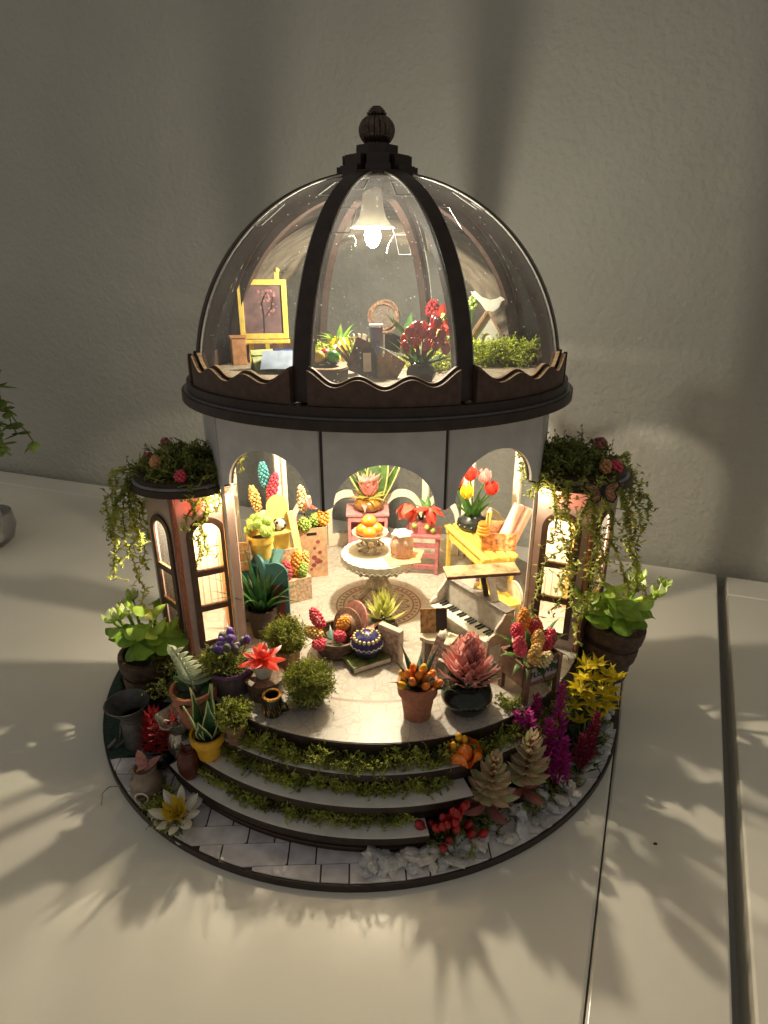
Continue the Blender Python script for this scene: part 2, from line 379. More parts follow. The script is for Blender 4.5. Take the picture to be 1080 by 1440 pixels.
vein = vmath('MAXIMUM', vmath('MULTIPLY', vmath('LESS_THAN', vo.outputs['Distance'], 0.035), 0.45), vmath('MULTIPLY', vmath('LESS_THAN', vo2.outputs['Distance'], 0.05), 0.22))
# scroll ornament: mirrored waves
sc_ = vmath('ABSOLUTE', vmath('SINE', vmath('ADD', vmath('MULTIPLY', R_, 3.4), vmath('MULTIPLY', vmath('SINE', vmath('MULTIPLY', TH, 16)), 1.6))))
scr = vmath('MULTIPLY', vmath('LESS_THAN', sc_, 0.09), vmath('MULTIPLY', band(R_, 2.9, 8.0), 0.34))
line = vmath('MAXIMUM', vmath('MAXIMUM', vein, scr), vmath('MULTIPLY', band(R_, 8.15, 8.32), 0.8))
pet = vmath('ABSOLUTE', vmath('SINE', vmath('MULTIPLY', TH, 8)))
pr2 = vmath('ABSOLUTE', vmath('SUBTRACT', R_, 1.25))
petal_edge = band(vmath('ADD', vmath('MULTIPLY', pr2, 1.7), vmath('MULTIPLY', vmath('SUBTRACT', 1.0, pet), 1.0)), 0.62, 0.86)
dash = vmath('MULTIPLY', band(R_, 2.02, 2.2), vmath('GREATER_THAN', vmath('SINE', vmath('MULTIPLY', TH, 40)), -0.1))
med = vmath('MAXIMUM', vmath('MULTIPLY', petal_edge, band(R_, 0.5, 1.9)), vmath('MAXIMUM', dash, vmath('MAXIMUM', band(R_, 1.88, 1.98), vmath('MAXIMUM', band(R_, 2.26, 2.36), band(R_, 0.45, 0.58)))))
inside = vmath('LESS_THAN', R_, 2.36)
m1 = N.new('ShaderNodeMix'); m1.data_type = 'RGBA'; m1.inputs[6].default_value = (0.42, 0.385, 0.34, 1); m1.inputs[7].default_value = (0.56, 0.535, 0.49, 1); LK.new(nz.outputs['Fac'], m1.inputs[0])
m2 = N.new('ShaderNodeMix'); m2.data_type = 'RGBA'; m2.inputs[7].default_value = (0.24, 0.17, 0.13, 1); LK.new(m1.outputs[2], m2.inputs[6]); LK.new(vmath('MULTIPLY', line, vmath('SUBTRACT', 1.0, inside)), m2.inputs[0])
m3 = N.new('ShaderNodeMix'); m3.data_type = 'RGBA'; m3.inputs[7].default_value = (0.46, 0.39, 0.30, 1); LK.new(m2.outputs[2], m3.inputs[6]); LK.new(inside, m3.inputs[0])
m4 = N.new('ShaderNodeMix'); m4.data_type = 'RGBA'; m4.inputs[7].default_value = (0.19, 0.12, 0.08, 1); LK.new(m3.outputs[2], m4.inputs[6]); LK.new(med, m4.inputs[0])
LK.new(m4.outputs[2], pr.inputs['Base Color']); pr.inputs['Roughness'].default_value = 0.38
hp('floor_sheet', MB().plate(ring_poly(10.68, 120), (), F - 0.028, F), FLM, slab, smooth=False)

# --- walls
def wall_frame(a, b):
    """matrix: local x along a->b, local y up, local z outward"""
    a = Vector((*a, 0)); b = Vector((*b, 0)); x = (b - a).normalized(); z = x.cross(Vector((0, 0, 1)))
    M = Matrix((( x.x, 0, z.x, a.x), (x.y, 0, z.y, a.y), (0, 1, 0, 0), (0, 0, 0, 1)))
    return M, (b - a).length
FV = [(-8.5, 0.0), (-6.75, -4.95), (-2.32, -8.1), (2.32, -8.1), (6.75, -4.95), (8.5, 0.0)]
for i in (1, 2, 3):
    M, L_ = wall_frame(FV[i], FV[i+1]); m = MB(); m.M = M
    g = 0.09; cx = L_/2; r = L_/2 - 0.42 if i == 2 else L_/2 - 0.5
    zs = 12.9; top = 15.94
    aro = arc(cx, 0, r, pi, 0, 24); ry = 1.62 if i == 2 else 1.75
    outer = [(g, top), (g, zs - .15), (0.30, zs - .05)] + [(x, zs + y * ry / r) for x, y in aro] + [(L_-0.30, zs - .05), (L_-g, zs-.15), (L_-g, top)]
    m.plate(outer[::-1], (), -0.12, 0.0)
    o = hp('arch_panel', m, WHITE, smooth=False)
    m = MB(); m.M = M; m.plate(outer[::-1], (), -0.26, -0.123); hp('panel_core', m, DARK, o, smooth=False)
for i in (0, 4):
    M, L_ = wall_frame(FV[i], FV[i+1]); m = MB(); m.M = M
    m.plate([(0.08, 12.35), (L_-.08, 12.35), (L_-.08, 15.94), (0.08, 15.94)], (), -0.12, 0)
    hp('side_panel', m, WHITE, smooth=False)
    for x, w in ((0.1, .3), (L_-0.4, .3), (1.35, 1.0), (2.75, 1.0)):
        m = MB(); m.M = M; m.box(x, x+w, F, 12.34, -.12, 0); hp('side_board', m, CREAM, smooth=False)
        m = MB(); m.M = M; m.box(x+.01, x+w-.01, F, 12.33, .003, .05); hp('side_veneer', m, AMBER, smooth=False)
for x, y in FV[1:5]:
    m = MB(); q = Vector((x, y, 0)) * 0.975
    m.at((q.x, q.y, 0), atan2(y, x)); m.box(-.16, .10, -.09, .09, 12.7, 15.94); hp('corner_strip', m, DARK, smooth=False)
BV = [(8.5, 0.0), (8.2, 3.4), (3.4, 8.2), (-3.4, 8.2), (-8.2, 3.4), (-8.5, 0.0)]
for i in range(5):
    M, L_ = wall_frame(BV[i], BV[i+1])
    if i in (0, 4):
        m = MB(); m.M = M; m.plate([(0, F), (0.5, F), (.5, 13.5), (L_-.5, 13.5), (L_-.5, F), (L_, F), (L_, 15.94), (0, 15.94)], (), -.12, 0); hp('back_panel', m, CREAM, smooth=False); continue
    m = MB(); m.M = M
    c = L_/2
    out = [(0, F), (L_, F), (L_, 15.94), (0, 15.94)]
    holes = []
    for x0, x1 in ((0.28, c - 0.42), (c + 0.42, L_ - 0.28)):
        holes.append([(x0, F + .02), (x1, F + .02), (x1, 12.6)] + [(x, 12.6 + y*.8) for x, y in arc((x0+x1)/2, 0, (x1-x0)/2, 0, pi, 14)[1:-1]] + [(x0, 12.6)])
    m.plate(out, holes, -.14, 0); bpn = hp('back_panel', m, CREAM, smooth=False)
    m = MB(); m.M = M; m.box(c - .04, c + .04, F, 13, -.2, -.143); hp('mullion_strip', m, EDGE, bpn, smooth=False)
    for x0, x1 in ((0.28, c - 0.42), (c + 0.42, L_ - 0.28)):
        w = (x1 - x0); cx = (x0 + x1)/2; zt = F + 2.4
        oo = [(x0, F), (x1, F), (x1, zt)] + [(x, zt + y*1.15) for x, y in arc(cx, 0, w/2, 0, pi, 18)[1:-1]] + [(x0, zt)]
        hh = [(x0+.3, F+.85), (x1-.3, F+.85), (x1-.3, zt-.1)] + [(x, zt-.1 + y*1.1) for x, y in arc(cx, 0, w/2-.3, 0, pi, 18)[1:-1]] + [(x0+.3, zt-.1)]
        m = MB(); m.M = M; m.plate(oo, [hh], -.34, -.24); hp('low_fence', m, CREAM, bpn, smooth=False)

# --- side pillars with arched windows
def pillar(sg):
    pts = [(-6.62, -3.75), (-8.95, -4.85), (-10.75, -3.0), (-9.75, -0.4), (-8.42, 0.1)]
    pts = [(sg * -1 * x + (.45 if sg > 0 else 0), y) for x, y in pts]          # sg=-1 keeps the left one
    root = bpy.data.objects.new('pillar', None); COL.objects.link(root); root.parent = house
    for k in range(4):
        a, b = (pts[k], pts[k+1])
        if sg < 0: a, b = b, a
        M, L_ = wall_frame(a, b); cx = L_/2; hw = 0.68
        z0, z1 = F + 0.75, F + 6.25
        def archp(h, zb, zt): return [(cx-h, zb), (cx+h, zb), (cx+h, zt)] + [(x, zt+y) for x, y in arc(cx, 0, h, 0, pi, 16)[1:-1]] + [(cx-h, zt)]
        if k >= 2:
            m = MB(); m.M = M; m.plate([(0, F), (L_, F), (L_, 12.3), (0, 12.3)], (), -.1, 0); hp('wall', m, SALMON, root, smooth=False)
            for q in range(4):
                m = MB(); m.M = M; m.box(.03 + q*L_/4, q*L_/4 + L_/4 - .03, F, 12.29, -.16, -.103); hp('lining_board', m, AMBER if k == 2 else CREAM, root, smooth=False)
            continue
        m = MB(); m.M = M; m.plate([(0, F), (L_, F), (L_, 12.3), (0, 12.3)], [archp(hw, z0, z1 - .1)], -.1, 0); hp('wall', m, SALMON, root, smooth=False)
        m = MB(); m.M = M; zl = 11.3 if k == 0 else 12.29; m.plate([(0.02, F), (L_-.02, F), (L_-.02, zl), (0.02, zl)], [archp(hw+.02, z0, z1 - .1)], -.16, -.103); hp('lining', m, CREAM if k == 0 else EDGE, root, smooth=False)
        fr = MB(); fr.M = M; fr.plate(archp(hw + .2, z0 - .22, z1 - .1), [archp(hw - .08, z0 + .08, z1 - .1)], 0.003, .12)
        wf = hp('window_frame', fr, BROWN, root, smooth=False, bev=.015)
        for zz in (F + 2.55, F + 4.35):
            b_ = MB(); b_.M = M; b_.box(cx-hw+.08, cx+hw-.08, zz - .13, zz + .13, .0, .1); hp('glazing_bar', b_, BROWN, root, smooth=False)
            b_ = MB(); b_.M = M; b_.box(cx-hw+.08, cx+hw-.08, zz + .132, zz + .19, -.02, .09); hp('bar_edge', b_, EDGE, root, smooth=False)
        pn = MB(); pn.M = M; pn.plate(archp(hw - .01, z0+.01, z1 - .1), (), -.06, -.05); hp('pane', pn, PANE, root, smooth=False)
    m = MB(); x, y = pts[1]; m.tube([(x, y - .03, F), (x, y - .03, 12.3)], 0.13, 10); hp('corner_rod', m, COPPER, root)
    m = MB(); x, y = pts[0]; m.box(x - .06, x + .06, y - .0, y + .14, F, 12.3); hp('inner_post', m, SALMON, root, smooth=False)
    # top plate: circle cut along the building wall
    C = (sg * 8.65 + (.35 if sg > 0 else 0), -2.85); r = 2.55
    cutA = Vector((sg * 6.8, -4.9)); cutB = Vector((sg * 8.5, 0.0))
    poly = [(C[0] + r * cos(2*pi*i/64), C[1] + r * sin(2*pi*i/64)) for i in range(64)]
    d = (cutB - cutA)
    keep = []
    n = Vector((-d.y, d.x)) * (1 if sg < 0 else -1)
    for i in range(64):
        p, q = Vector(poly[i]), Vector(poly[(i+1) % 64]); sp, sq = n.dot(p - cutA), n.dot(q - cutA)
        if sp >= 0: keep.append(tuple(p))
        if (sp >= 0) != (sq >= 0): t = sp/(sp-sq); keep.append(tuple(p + (q-p)*t))
    tp = hp('top_plate', MB().plate(keep, (), 12.31, 12.6), DARK, root, smooth=False, bev=.02)
    cc = Vector((sum(p[0] for p in keep)/len(keep), sum(p[1] for p in keep)/len(keep)))
    inn = [tuple(cc + (Vector(p) - cc) * .93) for p in keep]; inn2 = [tuple(cc + (Vector(p) - cc) * .84) for p in keep]
    hp('plate_rim', MB().plate(inn, [inn2], 12.602, 12.66), mat('grey rim paper', (0.32, 0.31, 0.31), 0.3), root, smooth=False)
    hp('planter_bed', MB().plate(inn2, (), 12.602, 12.85), DKPOT, root, smooth=False)
pillar(-1); pillar(1)

# --- ceiling / upper floor plates
hp('ceiling_plate', MB().plate(ring_poly(9.0, 120), (), 15.95, 16.32), DARK, bev=.03, smooth=False)
hp('trim_line', MB().plate(ring_poly(8.88, 120), [ring_poly(8.5, 120)], 16.322, 16.40), mat('grey trim', (0.12, 0.11, 0.11), .35), smooth=False)
hp('upper_plate', MB().plate(ring_poly(8.75, 120), (), 16.402, 16.74), DARK, bev=.03, smooth=False)
UPF = mat('pebble print floor', (0.20, 0.15, 0.10), 0.7, 0.0, 4, 0.35, 7, col2=(0.40, 0.34, 0.25))
hp('upper_floor_sheet', MB().plate(ring_poly(8.0, 96), (), 16.742, U), UPF, smooth=False)
hp('ceiling_sheet', MB().plate(ring_poly(8.4, 96), (), 15.90, 15.948), CREAM, smooth=False)

# --- dome: ribs, panes, scalloped rail
DR = 8.25; DZ = 0.995
def sph(a, t, r): return (r * cos(t) * cos(a), r * cos(t) * sin(a), U + r * DZ * sin(t))
rib = MB(); n = 28; w = 0.30; vs = []; fs = []
for i in range(n + 1):
    t = radians(83) * i / n
    for r, y in ((DR + .10, -w), (DR + .10, w), (DR - .16, w), (DR - .16, -w)):
        x = r * cos(t); z = r * DZ * sin(t); vs.append((x, y, z))
for i in range(n):
    for k in range(4): k2 = (k+1) % 4; fs.append((i*4+k, i*4+k2, (i+1)*4+k2, (i+1)*4+k))
fs += [(3,2,1,0), tuple(n*4+k for k in range(4))]
rib.add(vs, fs)
RIBL = mat('dark brown rib', (0.050, 0.030, 0.024), 0.5, .2, 3)
r0 = hp('rib', rib, DARK, smooth=False)
lin = MB(); vs = []; fs = []
for i in range(n + 1):
    t = radians(82) * i / n
    for r, y in ((DR - .05, -.20), (DR - .05, .20), (DR - .58, .20), (DR - .58, -.20)):
        vs.append((r * cos(t), y, r * DZ * sin(t)))
for i in range(n):
    for k in range(4): k2 = (k+1) % 4; fs.append((i*4+k, i*4+k2, (i+1)*4+k2, (i+1)*4+k))
lin.add(vs, fs); l0 = hp('rib_lining', lin, RIBL, r0, smooth=False)
edg = MB()
for s in (-1, 1): edg.tube([((DR+.02) * cos(radians(83)*i/n), s*(w+.05), (DR+.02)*DZ*sin(radians(83)*i/n)) for i in range(n+1)], 0.035, 5)
e0 = hp('clear_edge', edg, mat('clear strip', (0.5, 0.48, 0.44), 0.12, .1, spec=.9), r0)
RIBA = [20.4, 66.5, 112.5, 157.5, 202.5, 247.5, 293.5, 339.6]
r0.location = (0, 0, U)
for k in range(8):
    a = radians(-90 + RIBA[k])
    if k == 0: r0.rotation_euler = (0, 0, a); continue
    c = r0.copy(); COL.objects.link(c); c.parent = house; c.rotation_euler = (0, 0, a)
    for ch in (l0, e0): d = ch.copy(); COL.objects.link(d); d.parent = c
random.seed(11)
for k in range(8):
    a0 = radians(-90 + RIBA[k - 1] - (360 if k == 0 else 0)); a1 = radians(-90 + RIBA[k]); m = MB(); vs = []; fs = []; na, nt_ = 12, 20
    for i in range(na + 1):
        for j in range(nt_ + 1): vs.append(sph(a0 + (a1-a0)*i/na, radians(84)*j/nt_, DR))
    for i in range(na):
        for j in range(nt_): q = i*(nt_+1)+j; fs.append((q, q+nt_+1, q+nt_+2, q+1))
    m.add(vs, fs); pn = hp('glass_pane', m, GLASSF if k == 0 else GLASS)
    # glue tabs along the pane edge
    for s, te in ((0.17, 66), (0.17, 48), (0.83, 62)):
        if random.random() < .3: continue
        tb = MB(); am = a0 + (a1 - a0) * s; t = radians(te + rnd(-4, 4)); da = radians(2.6)/cos(t); dt = radians(4.5)
        tb.tube([sph(am - da, t - dt, DR - .05), sph(am + da*.7, t - dt, DR - .05), sph(am + da*.9, t + dt, DR - .05), sph(am - da, t + dt, DR - .05), sph(am - da, t - dt, DR - .05)], .022, 4, False)
        hp('glue_tab', tb, mat('clear tab edge', (.75, .74, .7), .2), pn)
for k in range(8):
    a0 = radians(-90 + RIBA[k - 1] - (360 if k == 0 else 0) + 2.2); a1 = radians(-90 + RIBA[k] - 2.2); par = None
    for r, dz, mm in ((8.60, 0, BROWN), (8.36, .10, EDGE)):
        m = MB(); vs = []; fs = []; n = 60; th = .16
        for i in range(n + 1):
            s = i / n; a = a0 + (a1-a0)*s
            e = abs(2*s - 1)
            h = 0.72 + dz + 0.17*cos(s * 6 * pi) + 0.30 * e ** 3
            for rr, z in ((r, .0), (r, h), (r-th, h), (r-th, 0)): vs.append((rr*cos(a), rr*sin(a), U - .05 + z))
        for i in range(n):
            for q in range(4): q2 = (q+1) % 4; fs.append((i*4+q, (i+1)*4+q, (i+1)*4+q2, i*4+q2))
        fs += [(0,1,2,3), tuple(n*4+q for q in (3,2,1,0))]
        m.add(vs, fs)
        if par is None: par = hp('scalloped_rail', m, BROWN, smooth=False)
        else: hp('rail_lining', m, BROWN, par, smooth=False)
        if mm is EDGE or True:
            m2 = MB(); m2.add([], [])
            vs2 = []; fs2 = []
            for i in range(n + 1):
                b = vs[i*4+1]; c = vs[i*4+2]; vs2 += [(b[0]*.999, b[1]*.999, b[2]+.004), (c[0]*1.001, c[1]*1.001, c[2]+.004), (c[0]*1.001, c[1]*1.001, c[2]+.018), (b[0]*.999, b[1]*.999, b[2]+.018)]
            for i in range(n):
                for q in range(4): q2 = (q+1) % 4; fs2.append((i*4+q, (i+1)*4+q, (i+1)*4+q2, i*4+q2))
            m2.add(vs2, fs2); hp('cut_edge', m2, EDGE, par, smooth=False)
# crown and finial
cz = U + DR*DZ*sin(radians(83))
def cross(r, w, z0, z1, rz=0):
    m = MB()
    for k in range(4): m.at((0, 0, 0), rz + k*pi/4); m.box(-r, r, -w - .004*k, w + .004*k, z0 + .004*k, z1 - .004*k)
    return m
crown = hp('crown', MB().lathe([(1.78, cz - .32), (1.78, cz + .02), (0, cz + .02)], 40), DARK, bev=.02)
hp('crown_step', cross(1.7, .5, cz + .022, cz + .24), DARK, crown, smooth=False)
hp('crown_step', cross(1.45, .45, cz + .22, cz + .66), DARK, crown, smooth=False)
hp('crown_step', cross(0.86, .36, cz + .64, cz + 1.08), DARK, crown, smooth=False)
FIN = mat('black chrome bead', (0.10, 0.07, 0.06), 0.13, 0.3, 4, metal=0.7)
fb = MB(); fz = cz + 1.06
prof = [(.50, fz)] + [(.77 * cos(radians(t)), fz + .60 + .62 * sin(radians(t))) for t in range(-50, 66, 8)]
fb.lathe(prof, 144, wob=lambda a, j: .90 + .10 * abs(sin(a * 9)) ** .7)
hp('finial', fb, FIN, crown)
z9 = fz + 1.16
ft = MB().lathe([(.40, z9), (.42, z9+.06), (.34, z9+.09), (.35, z9+.15), (.27, z9+.18), (.28, z9+.23), (.2, z9+.26), (.19, z9+.3), (0, z9+.31)], 28)
hp('finial_tip', ft, FIN, crown)

# ------------------------------------------------------------------ lamps
def point(name, parent, loc, e, r, col=WARM):
    l = bpy.data.lights.new(name, 'POINT'); l.energy = e; l.shadow_soft_size = r; l.color = col
    o = bpy.data.objects.new(name, l); COL.objects.link(o); o.parent = parent; o.location = loc; return o
lamp = thing('bell_lamp', 'frosted bell flower lamp glowing under the top of the dome', 'lamp', (-0.2, -0.1, 22.75))
sh = MB().lathe([(.26, 1.75), (.38, 1.7), (.43, 1.4), (.48, 1.0), (.58, .6), (.78, .32), (.96, .22), (.98, .18), (.80, .26), (.56, .54), (.44, 1.0), (.39, 1.4), (.32, 1.64), (.001, 1.66)], 36, wob=lambda a, j: 1 + (.05 * sin(5*a) if 5 <= j <= 9 else 0))
obj('shade', sh, mat('frosted shade', (0.50, 0.47, 0.41), .35, .03, trans=.4), lamp)
obj('bulb', MB().ball((0, 0, -0.12), .36, sz=1.4, nu=14, nv=10), LEDM, lamp)
obj('wire', MB().tube([(0, 0, 1.5), (.02, 0, 2.1), (0, 0, 2.45)], .05, 6), mat('lamp wire', (.3, .28, .24)), lamp)
obj('loose_wire', MB().tube([(-1.05, 0, -.15), (-.85, .05, -.12), (-.75, .05, -.3), (-.78, 0, -.55)], .025, 5), mat('lamp wire', (.3, .28, .24)), lamp)
obj('loose_wire', MB().tube([(.9, 0, .15), (.95, .05, -.1), (.7, .05, -.5), (.62, 0, -.85)], .025, 5), mat('lamp wire', (.3, .28, .24)), lamp)
point('bulb_light', lamp, (0, 0, -.78), LED_DOME, .30, (1.0, .90, .72))
hl = thing('ceiling_lamp', 'round ceiling lamp over the table in the lower hall', 'lamp', (0, 0, 15.86))
obj('lamp_housing', MB().lathe([(.7, 0), (.7, -.12), (.5, -.2), (0.001, -.2)], 24), WHITE, hl)
obj('bulb', MB().ball((0, 0, -.32), .14), LEDM, hl)
point('bulb_light', hl, (0, 0, -.62), LED_HALL, .30)
for sg, lb in ((-1, 'small white led at the top of the left pillar beside the arch'), (1, 'small white led at the top of the right pillar beside the arch')):
    q = Matrix.Rotation(ROT, 4, 'Z') @ Vector((sg * 6.95, -4.32, 12.05))
    l = thing('led_lamp', lb, 'led', q, 0, 'pillar leds')
    obj('socket', MB().box(-.08, .08, .05, .25, -.08, .22), WHITE, l, smooth=False)
    obj('bulb', MB().ball((0, 0, 0), .10), LEDM, l)
    point('bulb_light', l, (-.0, -.25, -.15), LED_SIDE, .1, (1.0, .78, .5))

for sg, lb in ((-1, 'warm bulb inside the left pillar behind its arched window'), (1, 'warm bulb inside the right pillar behind its arched window')):
    q = Matrix.Rotation(ROT, 4, 'Z') @ Vector((sg * 7.75, -3.25, 11.95))
    l = thing('pillar_bulb', lb, 'bulb', q, 0, 'pillar bulbs')
    obj('socket', MB().lathe([(.2, .28), (.2, .1), (.001, .1)], 14), WHITE, l)
    obj('bulb', MB().ball((0, 0, 0), .12), LEDM, l)
    point('bulb_light', l, (0, 0, -.3), LED_PILLAR, .12)

# ------------------------------------------------------------------ plant generators
def rdir(up=0.0):
    v = Vector((random.gauss(0, 1), random.gauss(0, 1), random.gauss(0, 1) + up)); return v.normalized()
def moss(mb, n, sampler, size=0.35, r=0.022, leaves=4, up=1.2, lw=0.07):
    for _ in range(n):
        p, nn = sampler(); p = Vector(p); d = (rdir(up * .4) + Vector(nn)).normalized(); pts = [p.copy()]
        L = size * rnd(.5, 1.3); ax = rdir()
        for i in range(5):
            d = (Matrix.Rotation(rnd(.1, .75), 3, ax) @ d + rdir() * .25).normalized()
            p = p + d * L / 5; pts.append(p.copy())
        rr = r * rnd(.7, 1.3)
        mb.tube(pts, [rr, rr, rr, rr, rr * .8, rr * .5], 3, False)
        for i in range(leaves):
            q = pts[random.randint(1, 5)]; a = rdir() * lw * rnd(.7, 1.6); b = a.cross(rdir()).normalized() * lw * rnd(.4, .9)
            mb.add([tuple(q), tuple(q + a * .6 + b), tuple(q + a * 1.5), tuple(q + a * .6 - b)], [(0, 1, 2, 3)])
    return mb
def dome_sampler(cx, cy, cz, rx, ry, rz, zmin=-0.1):
    def f():
        while True:
            v = rdir(.5)
            if v.z > zmin: break
        k = rnd(.5, 1.0) * (1 + .28 * noise.noise(v * 2.3 + Vector((cx, cy, cz))))
        return (cx + v.x*rx*k, cy + v.y*ry*k, cz + v.z*rz*k), v
    return f
def vine(stem, leaf, start, drop, sway, lw=0.16, n=26, curl=.12):
    p = Vector(start); pts = [p.copy()]; d = Vector((sway[0], sway[1], .25)); seg = drop / n
    for i in range(n):
        t = i / n
        d = (d * .75 + Vector((sway[0] * (1 - t), sway[1] * (1 - t), -1)) * .34 + rdir() * .5).normalized()
        p = p + d * seg; pts.append(p.copy())
    stem.tube(pts, .028, 4, False)
    for i, q in enumerate(pts[1:]):
        for _ in range(3):
            az = rnd(0, 2*pi); sz = lw * rnd(.6, 1.5)
            leaf.blade(q, az, rnd(-.9, .9), sz * 1.5, sz, bend=rnd(-.5, 1.6), cup=.2, rows=2, shape='fat')
        if random.random() < .6:
            e = q + rdir() * rnd(.2, .6); stem.tube([q, (q + e) / 2 + rdir() * .08, e], .016, 3, False)
            for _ in range(2): leaf.blade(e, rnd(0, 2*pi), rnd(-.9, .9), lw * 1.5, lw, bend=.8, cup=.25, rows=2, shape='fat')
def cluster(mb, a, b, r, n, br):
    """spindle of small beads between a and b"""
    a = Vector(a); b = Vector(b); t = (b - a).normalized(); x = t.cross(Vector((.3, .2, 1))).normalized(); y = t.cross(x); L = (b - a).length
    for i in range(n):
        s = (i + .5) / n; w = r * (sin(pi * (.13 + .82 * s)) ** .7); an = i * 2.39996
        p = a + t * L * s + (x * cos(an) + y * sin(an)) * w
        mb.ball(p, br * rnd(.72, 1.22), nu=7, nv=5)
def hyacinth(parent, a, b, m, r=.22, n=34, br=.095, base=None, stem=None):
    mb = MB(); cluster(mb, a, b, r * .95, int(n * 1.35), br * .74); obj('bloom', mb, m, parent)
    if base is not None: obj('stem', MB().tube([base, a], .045, 5), stem or LEAFM, parent)
def leaves(parent, n, L, Wd, el, m, base=(0, 0, 0), bend=.5, cup=.15, shape='point', r0=.1, jit=.15, rows=6, az0=0, name='leaf', m2=None, wav=0):
    """each leaf is an object of its own"""
    for i in range(n):
        az = az0 + 2*pi*i/n + rnd(-jit, jit)
        e = rnd(*el) if isinstance(el, tuple) else el
        mb = MB().blade((base[0] + r0*cos(az), base[1] + r0*sin(az), base[2]), az, e, L*rnd(.85, 1.12), Wd*rnd(.85, 1.1), bend=bend, cup=cup, rows=rows, shape=shape, wav=wav)
        obj(name, mb, m2 if (m2 and i % 2) else m, parent)
def pot(parent, r, h, m, soil=True, kind='terra', name='pot'):
    if kind == 'terra': pf = [(0.001, 0), (r*.68, 0), (r*.86, h*.68), (r*.87, h*.7), (r*1.0, h*.7), (r*1.02, h), (r*.88, h), (r*.84, h*.8), (.001, h*.8)]
    elif kind == 'round': pf = [(0.001, 0), (r*.6, 0), (r*.72, h*.06), (r*.98, h*.35), (r, h*.5), (r*.9, h*.74), (r*.72, h*.85), (r*.78, h*.97), (r*.7, h), (r*.6, h*.88), (.001, h*.86)]
    elif kind == 'bowl': pf = [(0.001, 0), (r*.5, 0), (r*.85, h*.3), (r, h*.75), (r*.98, h), (r*.9, h), (r*.86, h*.75), (.001, h*.7)]
    elif kind == 'tub': pf = [(0.001, 0), (r*.9, 0), (r*.97, h*.5), (r, h), (r*.92, h), (r*.9, h*.8), (.001, h*.78)]
    o = obj(name, MB().lathe(pf, 28), m, parent)
    if soil: obj('soil', MB().lathe([(r*.84, h*.78), (r*.5, h*.84), (.001, h*.86)], 16), SOIL, parent)
    return o

# ------------------------------------------------------------------ moss on the steps, pillar tops and beds
random.seed(21)
def step_sampler(r, z, a0, a1, w=.35, h=.35):
    def f():
        a = radians(-90 + rnd(a0, a1)); dens = noise.noise(Vector((a * 9, r, 0)))
        rr = r - abs(random.gauss(0, .5)) * w * (1.1 + dens) ; rr = r + rr - r
        return (rr*cos(a), rr*sin(a), z + rnd(0, h) * max(.2, .75 + dens)), (0, 0, .6)
    return f
for r, z, a0, a1, n, lb in ((11.75, 1.37, -43, 6, 1400, 'green moss strip along the back of the lowest step'), (11.15, 2.27, -46, 14, 1500, 'green moss strip along the back of the middle step'), (10.85, 3.17, -34, 32, 1600, 'green moss strip under the rim of the hall floor on the top step')):
    m = moss(MB(), n, step_sampler(r + .44, z, a0, a1, .95, .5), .46, .022, 4, 1.0)
    tag(obj('moss_strip', m, MOSS, smooth=False), lb, 'moss', 'moss on the steps', 'stuff')
def bed_sampler(pts, rr=.5, h=.3):
    def f():
        x, y, z = random.choice(pts); a = rnd(0, 2*pi); q = rr * sqrt(rnd(0, 1)); return (x + q*cos(a), y + q*sin(a), z + rnd(0, h)), (0, 0, .5)
    return f
m = moss(MB(), 420, bed_sampler([(-9.2, -10.2, .4), (-8.6, -10.9, .4), (-9.7, -9.3, .4), (-10.2, -8.7, .4), (-8.0, -11.2, .4)], .55), .5, .02, 4)
tag(obj('moss_patch', m, MOSS, smooth=False), 'dull green moss patch around the glass jar at the left of the base', 'moss', None, 'stuff')
m = moss(MB(), 520, bed_sampler([(7.6, -6.9, F), (7.9, -7.9, 3.2), (8.6, -6.8, 3.2), (6.4, -9.2, 3.2), (7.2, -8.6, 3.2), (9.4, -6.2, 2.5), (9.6, -5.2, 3.6), (5.6, -8.6, F)], .5, .25), .45, .02, 4)
tag(obj('moss_patch', m, MOSS, smooth=False), 'green moss tumbling over the floor edge below the flower crate', 'moss', None, 'stuff')
m = moss(MB(), 520, bed_sampler([(6.2, -10.4, .4), (7.0, -9.8, .4), (4.6, -11.1, .4), (8.2, -9.0, .4), (9.4, -7.7, .4), (10.2, -6.6, .4), (10.6, -5.4, .4), (3.6, -11.5, .4)], .6, .35), .5, .022, 4)
tag(obj('moss_patch', m, MOSSD, smooth=False), 'dark moss bed under the plants on the right of the base', 'moss', None, 'stuff')
m = moss(MB(), 260, bed_sampler([(-9.2, -5.9, F), (-8.2, -6.2, F), (-10.2, -5.0, 3.6), (-9.6, -6.8, 3.4)], .55, .4), .5, .02, 4)
tag(obj('moss_patch', m, MOSSD, smooth=False), 'dark moss at the foot of the left pillar behind the striped fern', 'moss', None, 'stuff')

